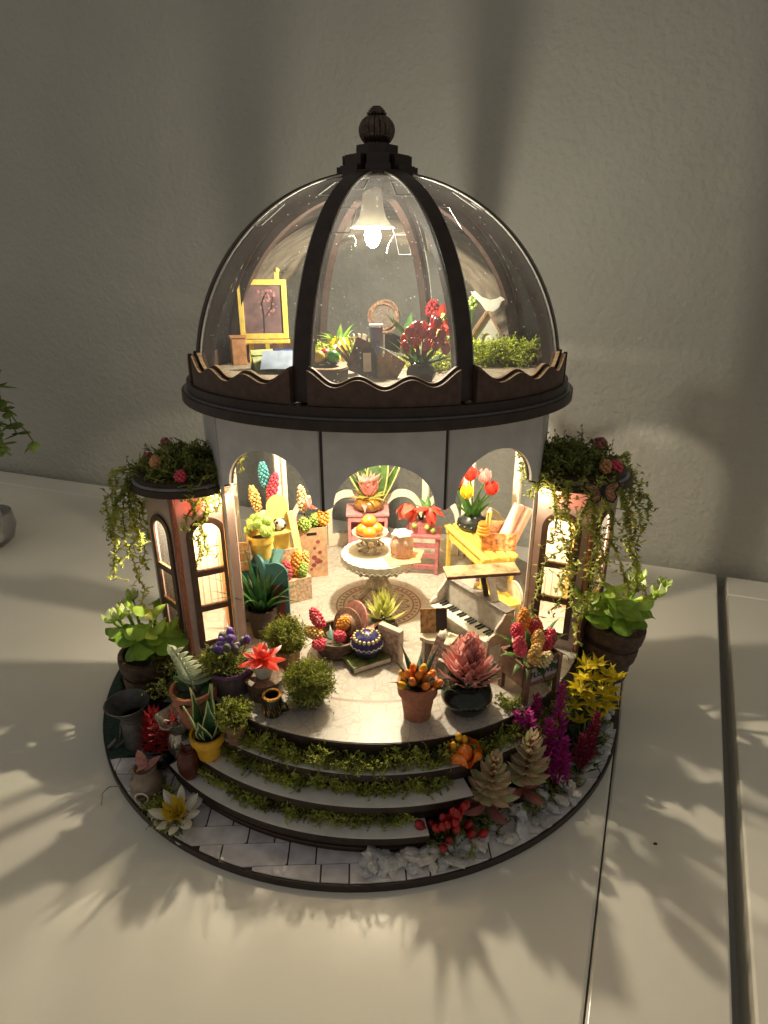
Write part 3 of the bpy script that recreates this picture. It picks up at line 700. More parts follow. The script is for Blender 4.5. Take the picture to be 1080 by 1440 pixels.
def top_plant(sg, label, vines, flowers):
    t = thing('trailing_plant', label, 'plant', (0, 0, 0), 0, 'plants on the pillar tops')
    c = Matrix.Rotation(ROT, 4, 'Z') @ Vector((sg*8.75, -2.7, 12.7))
    m = moss(MB(), 900, dome_sampler(c.x, c.y, c.z - .1, 2.1, 2.1, .85, .0), .9, .022, 5, .8, .085)
    tag(obj('moss_mound', m, MOSSD, t, smooth=False), None, None, None, 'stuff')
    st, lf = MB(), MB()
    for (x, y, z, drop, sx, sy) in vines:
        for q in range(2): vine(st, lf, (x + q*rnd(-.35, .35), y + q*rnd(-.3, .3), z), drop * (1 - .3*q), (sx*.4, sy*.6), n=int(10 + drop * 4.5), lw=.13)
    obj('vine_stems', st, VINE, t); tag(obj('vine_leaves', lf, VINE, t), None, None, None, 'stuff')
    for (x, y, z, r, mm) in flowers:
        r *= .78
        mb = MB(); cluster(mb, (x, y, z - r), (x + rnd(-.1, .1), y, z + r), r * .8, 26, r * .38); obj('flower_head', mb, mm, t)
PINKD = mat('dusty pink beads', (0.45, .13, .14), .5, .2, 4)
PEACH = mat('peach beads', (0.62, .30, .13), .5, .2, 4)
random.seed(33)
top_plant(-1, 'moss and trailing vine with tiny flowers on top of the left pillar',
    [(-10.9, -3.6, 12.8, 5.6, -.5, -.3), (-10.6, -3.0, 12.9, 6.2, -.7, -.2), (-11.0, -2.5, 12.8, 4.6, -.4, -.1), (-10.8, -4.2, 12.8, 4.2, -.2, -.5), (-10.9, -3.4, 12.9, 7.2, -.2, -.4), (-10.7, -2.0, 12.8, 5.4, -.6, 0), (-7.7, -4.95, 12.8, 2.4, .1, -.4), (-7.5, -4.8, 12.8, 5.6, -.1, -.4), (-7.3, -4.4, 12.8, 1.7, .3, -.3)],
    [(-8.3, -5.0, 13.1, .30, PINKB), (-9.5, -4.4, 13.55, .30, PEACH), (-10.4, -2.9, 13.25, .32, PINKD), (-10.1, -1.3, 13.55, .28, PINKD)])
random.seed(35)
top_plant(1, 'moss and long trailing vine with tiny flowers on top of the right pillar',
    [(10.9, -2.8, 12.8, 4.2, .8, -.2), (11.1, -2.2, 12.9, 5.6, .8, .1), (10.6, -3.6, 12.8, 6.8, .5, -.5), (10.0, -4.4, 12.8, 8.2, .1, -.6), (8.6, -5.0, 12.8, 6.6, .1, -.5), (8.2, -4.9, 12.8, 7.6, .2, -.5), (7.5, -4.5, 12.8, 1.6, -.4, -.4), (7.9, -4.8, 12.8, 3.0, 0, -.5), (11.2, -1.6, 12.8, 3.6, .6, .2), (9.4, -4.6, 12.8, 8.8, .1, -.6), (9.0, -5.0, 12.7, 7.4, 0, -.6), (6.9, -4.2, 12.9, 1.2, -.8, -.2)],
    [(10.0, -3.9, 13.2, .34, PEACH), (10.7, -3.4, 13.0, .36, PINKB), (10.4, -1.7, 13.55, .4, PINKD)])
bf = thing('butterfly', 'orange black veined butterfly on the rim of the right pillar plate', 'butterfly', (9.3, -5.75, 12.75), radians(8), rx=radians(62))
WING = mat('butterfly wing', (0.34, .15, .06), .6, .35, 5); BLK = mat('black print', (.012, .01, .01), .6)
for s in (-1, 1):
    out = [(0, -.05), (s*.25, .25), (s*.75, .38), (s*.82, .12), (s*.55, -.12), (s*.62, -.35), (s*.4, -.58), (s*.12, -.45)]
    if s < 0: out = out[::-1]
    w = obj('wing', MB().plate(out, (), 0, .03), BLK, bf, smooth=False)
    inn = [(s*.08, -.02), (s*.28, .18), (s*.68, .3), (s*.72, .14), (s*.48, -.1), (s*.54, -.33), (s*.38, -.5), (s*.16, -.4)]
    if s < 0: inn = inn[::-1]
    obj('wing_patch', MB().plate(inn, (), .031, .036), WING, w, smooth=False)
    vn = MB()
    for e in ((.68, .26), (.6, .05), (.5, -.3), (.3, -.46)): vn.bar((s*.06, -.03, .037), (s*e[0], e[1], .037), .025, .004)
    obj('wing_vein', vn, BLK, w, smooth=False)
obj('body', MB().ball((0, -.1, .04), .06, sy=5, nu=8), BLK, bf)

# ------------------------------------------------------------------ barrels with pale green flowers
WOODB = mat('barrel wood', (0.075, .042, .024), .6, .35, 3, .2, 14)
def barrel(loc, label, sp, tiltx=0, tilty=0, ox=0, oz=0):
    t = thing('barrel_planter', label, 'planter', loc, 0, 'barrel planters beside the pillars', rx=tiltx, ry=tilty)
    obj('tub', MB().lathe([(.001, 0), (1.05, 0), (1.28, 1.3), (1.36, 2.9), (1.22, 2.9), (1.15, 1.3), (.001, 1.2)], 28), DARK, t)
    for z, r in ((.15, 1.12), (1.25, 1.28), (2.25, 1.38)):
        obj('hoop', MB().lathe([(r - .1, z), (r + .06, z), (r + .1, z + .35), (r + .08, z + .68), (r - .1, z + .68)], 28, closed=True), WOODB, t)
    obj('soil', MB().lathe([(1.2, 2.4), (.6, 2.55), (.001, 2.6)], 16), SOIL, t)
    LIME = mat('pale green petal', (.44, .62, .11), .32, .2, 1.2, trans=.42)
    CUPW = mat('white green cup petal', (.74, .78, .52), .35, .15, 1.5, trans=.4)
    for (az, el, L, sz, kind) in sp:
        d = Vector((cos(az)*cos(el), sin(az)*cos(el), sin(el))); a = Vector((d.x*.3, d.y*.3, 2.6)); b = a + d * L * .8 + Vector((ox, 0, oz)); sz *= .86
        obj('stem', MB().tube([a, (a+b)/2 + Vector((0, 0, .25)), b], .07, 6), LEAF, t)
        if kind == 'L':
            for k in range(3):
                mb = MB().blade(b, -pi/2 + (k - 1) * 1.5 + rnd(-.3, .3) + (az + pi/2) * .35, rnd(-.9, .1) if k == 1 else rnd(-.4, .8), sz*rnd(.7, .95), sz*.9, bend=rnd(-.6, .8), cup=.28, rows=8, shape='round'); obj('leaf', mb, LIME if el > .2 else LEAF, t)
        else:
            for k in range(6):
                mb = MB().blade(b, az + k*pi/3, rnd(.7, 1.1), sz*.85, sz*.5, bend=-.35, cup=.3, rows=6, shape='fat'); obj('petal', mb, CUPW if k % 2 else LIME, t)
random.seed(5)
barrel((-11.15, -4.3, 1.0), 'dark wooden barrel planter with bright green flowers beside the left pillar',
    [(-1.4, .55, 1.6, 1.2, 'L'), (-2.2, .5, 1.7, 1.2, 'L'), (-.7, .55, 1.2, 1.1, 'L'), (-1.75, .1, 1.5, 1.4, 'L'), (-.9, .1, 1.5, 1.3, 'L'), (2.6, .75, 2.0, .8, 'C'), (3.4, .35, 2.0, .9, 'C'), (-2.6, .6, 1.9, .9, 'C'), (-1.2, 1.1, 1.9, 1.1, 'L'), (1.6, .8, 1.6, 1.0, 'L'), (-1.8, .8, 1.2, 1.1, 'L'), (-.3, .3, 1.5, 1.1, 'L'), (-2.9, .1, 1.6, 1.0, 'L'), (3.0, .6, 1.7, .9, 'C'), (-2.3, .9, 1.9, .85, 'C')], ox=.45, oz=1.7)
random.seed(6)
barrel((11.15, -3.95, 2.45), 'dark wooden barrel planter with bright green flowers beside the right pillar',
    [(-1.6, .6, 1.3, 1.2, 'L'), (-1.0, .5, 1.5, 1.3, 'L'), (-2.3, .55, 1.2, 1.1, 'L'), (-1.4, .05, 1.4, 1.3, 'L'), (-.4, .2, 1.7, 1.2, 'L'), (.3, .7, 2.1, .95, 'C'), (-.1, .35, 2.6, .9, 'C'), (.15, .35, 3.3, .8, 'C'), (-1.9, 1.0, 1.9, 1.1, 'L'), (-2.0, .0, 1.2, 1.2, 'L'), (-1.2, .8, 1.2, 1.1, 'L'), (-2.7, .3, 1.4, 1.1, 'L'), (-.7, .0, 1.6, 1.1, 'L'), (.6, .5, 1.8, .9, 'C'), (-.8, .9, 2.0, .85, 'C')], tilty=radians(7), ox=-.75, oz=1.35)
br = MB(); br.bar((9.8, -3.4, 2.3), (11.5, -4.0, 2.38), .4, .16); br.bar((9.9, -3.45, 1.2), (11.1, -3.9, 2.35), .3, .2)
tag(obj('bracket', br, DARK, smooth=False), 'dark wooden bracket holding up the right barrel planter', 'bracket')
br = MB(); br.bar((-9.9, -3.7, .85), (-11.5, -4.4, .9), .4, .14); br.bar((-11.2, -4.3, .44), (-11.2, -4.3, .9), .5, .5)
tag(obj('bracket', br, DARK, smooth=False), 'dark wooden block holding up the left barrel planter', 'bracket')

# ------------------------------------------------------------------ garden on the right of the base
random.seed(8)
peb = thing('pebble_border', 'border of rough white pebbles along the right front edge of the base', 'pebbles', (0, 0, .4))
STONE = [mat('white pebble %s' % k, c, .45, .12, 2.5, .25, 5) for k, c in (('cool', (.58, .59, .60)), ('grey', (.46, .47, .48)), ('warm', (.62, .59, .55)))]
smesh = []
for k in range(9):
    mb = MB(); mb.ball((0, 0, 0), 1, nu=7, nv=5); vs = []
    sx_, sy_, sz_ = rnd(.9, 1.4), rnd(.5, .85), rnd(.28, .5)
    for v in mb.v:
        n = .28 * noise.noise(Vector(v) * 1.3 + Vector((k * 7, 3, 1))) + rnd(-.12, .12); vs.append((v[0]*(1+n)*sx_, v[1]*(1+n)*sy_, v[2]*(1+n)*sz_))
    me = bpy.data.meshes.new('stone'); me.from_pydata(vs, [], mb.f); me.materials.append(STONE[k % 3]); smesh.append(me)
cnt = 0
for i in range(1200):
    a = radians(rnd(-94, -18)); t = (a + radians(94)) / radians(76)
    rr = rnd(12.75, 13.55) if t < .35 else rnd(12.0, 13.5)
    x = BC[0] + rr*cos(a); y = BC[1] + rr*sin(a)
    if cnt >= 115: break
    if x < -.3: continue
    if t < .3 and random.random() < .15: continue
    if t > .45 and random.random() < .35: continue
    o = bpy.data.objects.new('stone', random.choice(smesh)); COL.objects.link(o); o.parent = peb
    s = rnd(.24, .46); o.scale = (s, s, s); lv = 1 if random.random() < .15 else 0
    o.location = (x, y, s * .4 + lv * .18); o.rotation_euler = (rnd(-.6, .6), rnd(-.6, .6), rnd(0, 6.3)); cnt += 1

# red berry bush
random.seed(9)
BERRY = mat('glossy red berry', (.34, .012, .015), .22, .25, 3)
t = thing('berry_bush', 'low bush of glossy dark red berries at the front right of the steps', 'plant', (2.85, -12.2, .4))
for i in range(34):
    a = rnd(0, 2*pi); q = rnd(.15, 1.1); h = rnd(.7, 2.0) * (1.15 - q*.35); b = Vector((q*1.15*cos(a), q*.75*sin(a), h))
    st = MB().tube([(b.x*.3, b.y*.3, .05), tuple(b * .6), tuple(b)], .035, 4); obj('stem', st, LEAFD, t)
    d = Vector((b.x, b.y, .8)).normalized()
    obj('berry', MB().ball(b, .16, sz=1.35, nu=9, nv=7, rot=d.to_track_quat('Z', 'Y')), BERRY, t)
moss_b = moss(MB(), 160, dome_sampler(0, 0, 0, 1.3, .9, .8, 0), .4, .02, 3); tag(obj('foliage', moss_b, MOSSD, t, smooth=False), None, None, None, 'stuff')
# succulents
def succulent(loc, label, h, s, tilt, seed):
    random.seed(seed)
    t = thing('succulent', label, 'succulent', loc, rnd(0, 3), 'pink edged succulents', rx=tilt[0], ry=tilt[1])
    G1 = mat('succulent green', (.50, .62, .30), .35, .1, 3.0, trans=.35, col2=(.74, .54, .40)); G2 = mat('succulent pink', (.80, .46, .40), .35, .15, 2, trans=.4, col2=(.58, .60, .34))
    obj('stem', MB().tube([(0, 0, 0), (.05, 0, h*.5), (0, 0, h)], .09, 6), mat('red stem', (.28, .07, .05), .5), t)
    lv = 7
    for k in range(lv):
        z = h * (.42 + .56 * k / (lv - 1)); L = s * (1.0 - .62 * k / (lv - 1)); n = 10 - k // 2
        leaves(t, n, L, L*.42, (.2 + .12*k, .4 + .14*k), G1, (0, 0, z), bend=-.25, cup=.25, shape='fat', r0=.05, rows=4, az0=k*.4, m2=G2)
    PK = mat('pink paddle leaf', (.46, .17, .15), .45, .25, 1.5, trans=.2)
    leaves(t, 4, s*1.0, s*.5, (.1, .6), PK, (0, 0, h*.22), bend=.4, cup=.2, shape='fat', r0=.1, rows=5, jit=.5)
    leaves(t, 7, s*.8, s*.4, (.2, .9), LEAFM, (0, 0, .05), bend=.4, cup=.2, r0=.1, rows=4)
succulent((4.4, -10.75, .4), 'pink edged green succulent spire beside the red berries', 3.3, 1.15, (.12, -.03), 3)
succulent((6.0, -10.0, .4), 'pink edged green succulent spire in front of the magenta flowers', 3.4, 1.15, (.05, .06), 14)
# magenta celosia
random.seed(12)
def plume(parent, a, b, r, n, m, L=.28):
    a, b = Vector(a), Vector(b); mb = MB(); t = (b-a)
    for i in range(n):
        s = (i+.5)/n; p = a + t*s; w = r * (1 - s*.85); az = i*2.4
        mb.blade(p + Vector((cos(az)*w*.25, sin(az)*w*.25, 0)), az, rnd(.2, 1.0), L * (1.2 - s*.6) + w*.5, .13, bend=-.4, cup=.2, rows=3, shape='fat')
    tag(obj('plume', mb, m, parent), None, None, None, 'stuff'); obj('stem', MB().tube([(a.x*.4, a.y*.4, 0), a, b], .05, 5), DRED, parent)
t = thing('plume_flower', 'bushy magenta plume flowers behind the two succulents', 'flowers', (7.3, -9.0, .4))
for a, b, r in (((-.6, -.2, 1.0), (-1.1, -.2, 4.0), .8), ((0, -.3, .8), (-.2, -.3, 3.6), .8), ((.4, .1, 1.2), (.35, .3, 4.9), .55), ((-.3, .3, 1.2), (-.6, .5, 4.2), .55), ((.4, -.6, .7), (.5, -.5, 2.8), .5), ((-.9, -.5, 2.2), (-1.6, -.2, 3.9), .3)):
    plume(t, a, b, r, 95, MAGENTA)
t = thing('plume_flower', 'narrow wine red plume flower by the right rim of the base', 'flowers', (9.1, -8.4, .4))
PLUM = mat('wine plume', (.26, .03, .075), .5, .3, 3, trans=.2)
for a, b, r in (((0, 0, .6), (.35, 0, 3.2), .4), ((-.2, -.2, .5), (-.25, -.2, 2.2), .35), ((.2, .2, .7), (.55, .4, 2.6), .35)): plume(t, a, b, r, 70, PLUM)
leaves(t, 8, 1.0, .25, (.5, 1.1), LEAFM, bend=.4)
# yellow star flowers
random.seed(14)
t = thing('star_flower', 'tall yellow star shaped flowers below the right barrel planter', 'flowers', (9.6, -6.9, .4))
for (x, y, z) in ((-.5, 0, 3.4), (.3, .1, 3.7), (.9, .1, 3.2), (.0, -.3, 2.7), (.7, -.3, 2.6), (-.8, -.3, 2.6), (.3, .4, 4.3), (1.2, .3, 3.6), (-.5, -.4, 1.8), (-.2, .4, 4.2), (-.2, -.1, 3.0), (.5, -.1, 3.2), (-.7, .1, 3.0), (.9, -.2, 2.9), (.2, -.5, 2.2), (-.3, .1, 3.8), (.7, .2, 3.9)):
    obj('stem', MB().tube([(x*.3, y*.3, 0), (x*.7, y*.7, z*.6), (x, y, z)], .05, 5), LEAFM, t)
    for k in range(7):
        az = k*2*pi/7 + rnd(-.25, .25); mb = MB().blade((x, y, z), az, rnd(.15, .9), rnd(.55, .85), .28, bend=.5, cup=.2, rows=4); obj('petal', mb, YELF, t)
leaves(t, 9, 1.3, .4, (.6, 1.2), LEAFM, bend=.5)
# orange rose on the step
random.seed(15)
t = thing('rose_flower', 'round orange rose lying on the top step', 'flower', (3.45, -10.7, 3.17), .4, sc=.72)
for n, r0_, L_, az0 in ((5, .30, 1.25, 0), (4, .22, 1.15, .6), (3, .12, 1.0, 1.1)):
    leaves(t, n, L_, .95, .35, ORANGE, (0, 0, .1), bend=-1.75, cup=.12, shape='round', r0=r0_, az0=az0, name='petal', rows=9)
obj('rose_heart', MB().ball((0, 0, .6), .46, sz=1.0, nu=14, nv=10), ORANGE, t)
for x, y, z in ((-.55, .3, 1.0), (-.15, .45, 1.35), (.2, .4, 1.1)):
    obj('bud', MB().ball((x, y, z), .19, sz=1.3), mat('yellow bud', (.80, .42, .02), .35), t); obj('stem', MB().tube([(0, .1, .2), (x, y, z)], .04, 5), LEAFM, t)

# ------------------------------------------------------------------ left front of the base
random.seed(16)
TIN = mat('dull grey tin', (.13, .125, .12), .45, .2, 3, metal=.3)
t = thing('watering_can', 'dull grey tin watering can tipped at the left edge of the base', 'watering can', (-11.3, -6.6, .42), radians(200))
obj('body', MB().lathe([(.001, 0), (.62, 0), (.62, 1.5), (.56, 1.5), (.56, .1), (.001, .1)], 24), TIN, t)
obj('spout', MB().at((0, 0, 1.5), 0, radians(0)).lathe([(.6, 0), (.62, .2), (1.0, .85), (.95, .85), (.58, .22), (.56, 0)], 24, wob=lambda a, j: 1 + (.22 * cos(a) if 1 < j < 4 else 0)), TIN, t)
obj('handle', MB().tube([(.6, 0, .3), (.95, 0, .0), (1.25, .1, -.15), (1.3, .1, .15), (.9, .05, .5)], .09, 6), TIN, t)
obj('handle', MB().tube([(.62, 0, 1.3), (.72, 0, .7), (.9, 0, .05)], .05, 6), TIN, t)
t = thing('spiky_plant', 'dark red spiky plant in a glossy black pot near the watering can', 'plant', (-9.85, -7.9, .42))
pot(t, .85, 1.1, BLACKPOT, kind='round')
for k in range(6): leaves(t, 12 - k, 1.0 - .09*k, .24, .25 + .14*k, DRED, (0, 0, .95 + k*.33), bend=-.3, cup=.2, r0=.08, rows=4, az0=k*.3)
t2 = obj('side_shoot', MB(), DRED, t); 
for k in range(14): pass
mb = MB()
for k in range(30): mb.blade((.35 + .02*k, -.1, 1.2 + .05*k), k*2.4, rnd(.3, 1), .5, .14, bend=-.3, rows=3)
t2.data.from_pydata(mb.v, [], mb.f)
# silver vase and brown vase
t = thing('silver_vase', 'tulip shaped silver vase with flared petal rim on the lowest step', 'vase', (-8.65, -8.2, 1.36))
obj('vase_body', MB().lathe([(.001, 0), (.45, 0), (.55, .25), (.5, .8), (.36, 1.15), (.5, 1.5), (.8, 1.95), (.74, 1.97), (.42, 1.5), (.3, 1.15), (.001, 1.1)], 30, wob=lambda a, j: 1 + (.22*sin(2.5*a)**2 if 5 <= j <= 8 else .05*sin(6*a))), SILVER, t)
t = thing('brown_vase', 'small smooth reddish brown oval vase on the lowest step', 'vase', (-7.85, -9.65, 1.36))
obj('vase_body', MB().lathe([(.001, 0), (.25, 0), (.42, .35), (.46, .75), (.4, 1.15), (.27, 1.35), (.3, 1.42), (.2, 1.42), (.001, 1.2)], 26), mat('oxblood glaze', (.10, .022, .015), .3, .2, 4), t)
# yellow pot agave
random.seed(17)
t = thing('agave_plant', 'variegated agave with pale leaf edges in a yellow pot on the steps', 'plant', (-7.0, -9.35, 2.27))
pot(t, .72, 1.15, YELPOT)
AG = mat('agave green', (.045, .12, .055), .4, .2, 3, trans=.15); AGE = mat('agave pale edge', (.50, .55, .26), .45, .1, 3)
for k in range(9):
    az = k*2.4 + .5; e = 1.5 - .055*k; L = 2.5 - .10*k
    lf = obj('leaf', MB().blade((.12*cos(az), .12*sin(az), .9), az, e, L, .60, bend=.12, cup=.22, rows=7), AG, t)
    ed = MB(); vv = [Vector(v) for v in MB().blade((.12*cos(az), .12*sin(az), .9), az, e, L, .61, bend=.12, cup=.22, rows=7).v]
    for s in (0, 2): ed.tube([vv[i*3+s] for i in range(8)], .03, 4, False)
    obj('leaf_edge', ed, AGE, lf)
t = thing('moss_pot', 'tiny clay pot of green moss at the left of the top step', 'plant', (-5.75, -9.55, 3.17))
pot(t, .5, 1.05, mat('dull clay', (.20, .12, .06), .8, .2, 5))
tag(obj('foliage', moss(MB(), 320, dome_sampler(0, 0, 1.15, .68, .68, .65), .34, .018, 4), MOSS, t, smooth=False), None, None, None, 'stuff')
# jar with butterfly
t = thing('glass_jar', 'small clouded glass jar with a pink butterfly perched on its mouth', 'jar', (-9.75, -9.6, .41), sc=.88)
obj('jar_body', MB().lathe([(.001, 0), (.62, 0), (.78, .4), (.72, .9), (.52, 1.15), (.5, 1.5), (.56, 1.55), (.5, 1.57), (.4, 1.4), (.001, 1.3)], 28), mat('clouded glass', (.34, .26, .20), .12, .25, 2, trans=.3, coat=.5), t)
obj('label_ring', MB().at((0, -.76, .45), 0, radians(90)).lathe([(.28, 0), (.34, .03), (.34, .06), (.28, .08)], 18, closed=True), PAPERW, t)
fl_ = MB(); 
for k in range(3): fl_.ball((-.14 + .14*k, -.78, .45 + .07*(k % 2)), .08, sy=.5)
obj('label_flower', fl_, DKPOT, t)
PKW = mat('pink wing', (.58, .26, .22), .6, .2, 4, trans=.3)
for az, e in ((2.2, .9), (.5, .55)):
    obj('wing', MB().blade((0, -.1, 1.55), az, e, .95, .5, bend=.2, cup=.05, rows=5, shape='fat'), PKW, t)
obj('butterfly_body', MB().tube([(-.3, -.2, 1.5), (0, -.1, 1.62), (.2, -.05, 1.7)], .07, 6), PKW, t)
# lotus
t = thing('lotus_flower', 'yellow centred lotus with white petals lying on the front paving', 'flower', (-8.0, -11.0, .45), 0, rx=radians(18))
random.seed(18)
LOT = mat('white lotus petal', (.82, .78, .66), .45, .1, 2, trans=.25); LOY = mat('yellow lotus petal', (.66, .48, .04), .4, .15, 3, trans=.25)
leaves(t, 8, 1.05, .42, .35, LOT, (0, 0, .4), bend=-.3, cup=.25, shape='fat', r0=.08, name='petal')
leaves(t, 8, .8, .3, .75, LOY, (0, 0, .45), bend=-.4, cup=.25, shape='fat', r0=.05, name='petal', az0=.35)
leaves(t, 6, .5, .18, 1.1, LOY, (0, 0, .45), bend=-.2, cup=.25, shape='fat', r0=.03, name='petal')
leaves(t, 3, .9, .7, .1, WHITEP, (0, 0, .2), bend=.2, cup=.2, shape='round', r0=.3, name='sepal', az0=.9)
# conifer at far left
t = thing('conifer_sprig', 'frosty dark green conifer sprig beside the left barrel', 'plant', (-12.55, -4.6, .42))
mb = MB(); random.seed(19)
for k in range(150): s = k/150; mb.blade((0, 0, .1 + 2.1*s), k*2.4, rnd(.3, .9), .62*(1-s*.7), .12, bend=-.2, rows=3)
tag(obj('foliage', mb, LEAFD, t), None, None, None, 'stuff'); obj('stem', MB().tube([(0, 0, 0), (0, 0, 2.2)], .05, 5), DKPOT, t)
mb = MB().tube([(-11.1, -9.3, .45), (-11.5, -9.45, .55), (-11.75, -9.6, .35), (-11.7, -9.95, .06)], .02, 4); tag(obj('twig', mb, MOSS), 'loose dry sprig hanging over the left edge of the base', 'twig')

# ------------------------------------------------------------------ plants at the left edge of the hall floor
random.seed(40)
t = thing('striped_fern', 'fern with one pale striped frond in a terracotta pot', 'plant', (-7.75, -8.25, F - .9))
pot(t, .95, 1.7, TERRA)
FRD = mat('pale striped frond', (.42, .47, .33), .5, .15, 2, trans=.2)
spn = [Vector((0, .1, 1.5)), Vector((-.12, .0, 2.3)), Vector((-.35, -.05, 3.1)), Vector((-.62, -.1, 3.75))]
obj('stem', MB().tube(spn, .05, 6), FRD, t)
for i in range(8):
    s = .12 + i*.11; q = spn[0].lerp(spn[3], s) + Vector((.06*sin(s*3), 0, .05))
    for sd in (0.35, pi - .35):
        obj('leaf', MB().blade(q, sd - .25, .45, .95*(1.1 - s*.75), .42, bend=.5, cup=.2, rows=4, shape='fat'), FRD if i % 2 else FRD, t)
leaves(t, 7, 1.1, .65, (.3, .9), LEAFD, (0, 0, 1.4), bend=.8, cup=.2, shape='fat', r0=.2)
tag(obj('foliage', moss(MB(), 260, dome_sampler(.9, .8, 2.0, .9, .7, .8), .45, .02, 4), MOSS, t, smooth=False), None, None, None, 'stuff')
t = thing('thistle_tub', 'purple thistle balls in a round grey purple tub', 'plant', (-6.35, -7.35, F))
TUB = mat('grey purple tub', (.13, .10, .115), .5, .2, 4, .1, 20)
pot(t, .85, 1.15, TUB, kind='tub')
obj('rim_cord', MB().lathe([(.82, 1.05), (.95, 1.1), (.93, 1.25), (.8, 1.22)], 28, wob=lambda a, j: 1 + .04*sin(11*a), closed=True), mat('purple cord', (.16, .07, .17), .5), t)
for k in range(17):
    a = rnd(0, 2*pi); q = rnd(.1, 1.0); b = Vector((q*cos(a)*1.05 - .1, q*sin(a)*.8, rnd(2.0, 3.0) - q*.4))
    obj('stem', MB().tube([(b.x*.3, b.y*.3, .9), b], .035, 4), MOSSD, t)
    mb = MB(); mb.ball(b, .17, sz=1.25, nu=9, nv=7)
    for q2 in range(10): mb.blade(b, q2*2.4, rnd(.2, 1.4), .26, .05, bend=0, rows=2)
    obj('thistle_head', mb, PURPLE if k % 3 else mat('olive thistle', (.06, .06, .045), .6, .2), t)
tag(obj('foliage', moss(MB(), 160, dome_sampler(0, 0, 1.1, .8, .8, .7), .5, .02, 4), MOSSD, t, smooth=False), None, None, None, 'stuff')
t = thing('palm_plant', 'dark green strap leaved plant in a dark brown pot before the teal screen', 'plant', (-5.8, -3.0, F))
pot(t, .78, 1.6, DKPOT)
for k in range(28):
    az = k*2.4; e = 1.52 - .022*k; obj('leaf', MB().blade((.15*cos(az), .15*sin(az), 1.3), az, e, rnd(2.6, 3.7), .34, bend=rnd(.5, 1.3), cup=.2, rows=8), LEAFD if k % 3 else LEAFM, t)
t = thing('moss_urn', 'tall tan clay pot overflowing with curly green moss', 'plant', (-4.15, -5.7, F), sc=.80)
TAN = mat('tan clay', (.36, .22, .11), .7, .2, 5, .1, 20)
pot(t, .72, 1.3, TAN, kind='tub')
obj('patterned_rim', MB().lathe([(.7, 1.2), (.86, 1.22), (.86, 1.36), (.7, 1.36)], 28, closed=True), mat('patterned rim', (.40, .28, .15), .5, .35, 7), t)
obj('moss_core', MB().ball((-.05, 0, 1.9), .74, sz=.9, nu=18, nv=12), MOSS, t)
tag(obj('foliage', moss(MB(), 1600, dome_sampler(-.05, 0, 1.9, .95, .9, .9, -.6), .62, .017, 4, 1.0, .06), MOSS, t, smooth=False), None, None, None, 'stuff')
random.seed(41)
t = thing('poinsettia', 'bright coral red star flower in a white cup on a brown patterned stand', 'plant', (-4.85, -7.65, F))
obj('stand', MB().lathe([(.001, 0), (.72, 0), (.76, .55), (.8, .78), (.86, .82), (.86, .92), (.72, .96), (.001, .96)], 28), mat('brown patterned stand', (.15, .09, .055), .5, .4, 6), t)
obj('cup', MB().lathe([(.001, .97), (.36, .97), (.5, 1.5), (.52, 1.6), (.46, 1.6), (.001, 1.4)], 22), mat('white cup', (.62, .58, .52), .35, .05), t)
leaves(t, 7, 1.05, .42, (.15, .4), REDP, (0, 0, 1.75), bend=.5, cup=.2, shape='fat', r0=.08, name='petal')
leaves(t, 6, .72, .3, (.6, .9), REDP, (0, 0, 1.8), bend=.2, cup=.2, shape='fat', r0=.05, name='petal', az0=.4)
obj('flower_centre', MB().ball((0, 0, 2.0), .22, nu=9, nv=6), REDP, t)
t = thing('ornate_mug', 'tiny black and gold ornate mug on the front of the hall floor', 'mug', (-4.3, -8.95, F), radians(-15))
obj('mug_body', MB().lathe([(.001, 0), (.36, 0), (.42, .3), (.4, .7), (.37, .9), (.29, .9), (.3, .2), (.001, .2)], 26), mat('black enamel', (.02, .018, .015), .3, .2), t)
obj('gold_rim', MB().lathe([(.29, .86), (.4, .86), (.4, .95), (.29, .95)], 26, closed=True), GOLD, t)
gm = MB()
for k in range(12):
    a = k*pi/6; gm.tube([(.43*cos(a), .43*sin(a), .1), (.45*cos(a+.14), .45*sin(a+.14), .35), (.43*cos(a), .43*sin(a), .62), (.43*cos(a-.14), .43*sin(a-.14), .4), (.43*cos(a), .43*sin(a), .18)], .02, 4)
obj('gold_relief', gm, GOLD, t)
obj('handle', MB().tube([(.38, 0, .62), (.62, 0, .55), (.66, 0, .3), (.4, 0, .18)], .07, 7), mat('black enamel', (.02, .018, .015), .3, .2), t)
t = thing('moss_bowl', 'round glass bowl of curly green moss on the hall floor front', 'plant', (-2.85, -8.3, F), sc=.82)
pot(t, .95, .85, mat('dark glass bowl', (.05, .055, .03), .1, .2, 3, coat=.5), kind='bowl')
obj('moss_core', MB().ball((0, 0, 1.2), .82, sz=.9, nu=18, nv=12), MOSS, t)
tag(obj('foliage', moss(MB(), 1900, dome_sampler(0, 0, 1.2, 1.05, 1.0, .95, -.55), .62, .017, 4, 1.0, .06), MOSS, t, smooth=False), None, None, None, 'stuff')

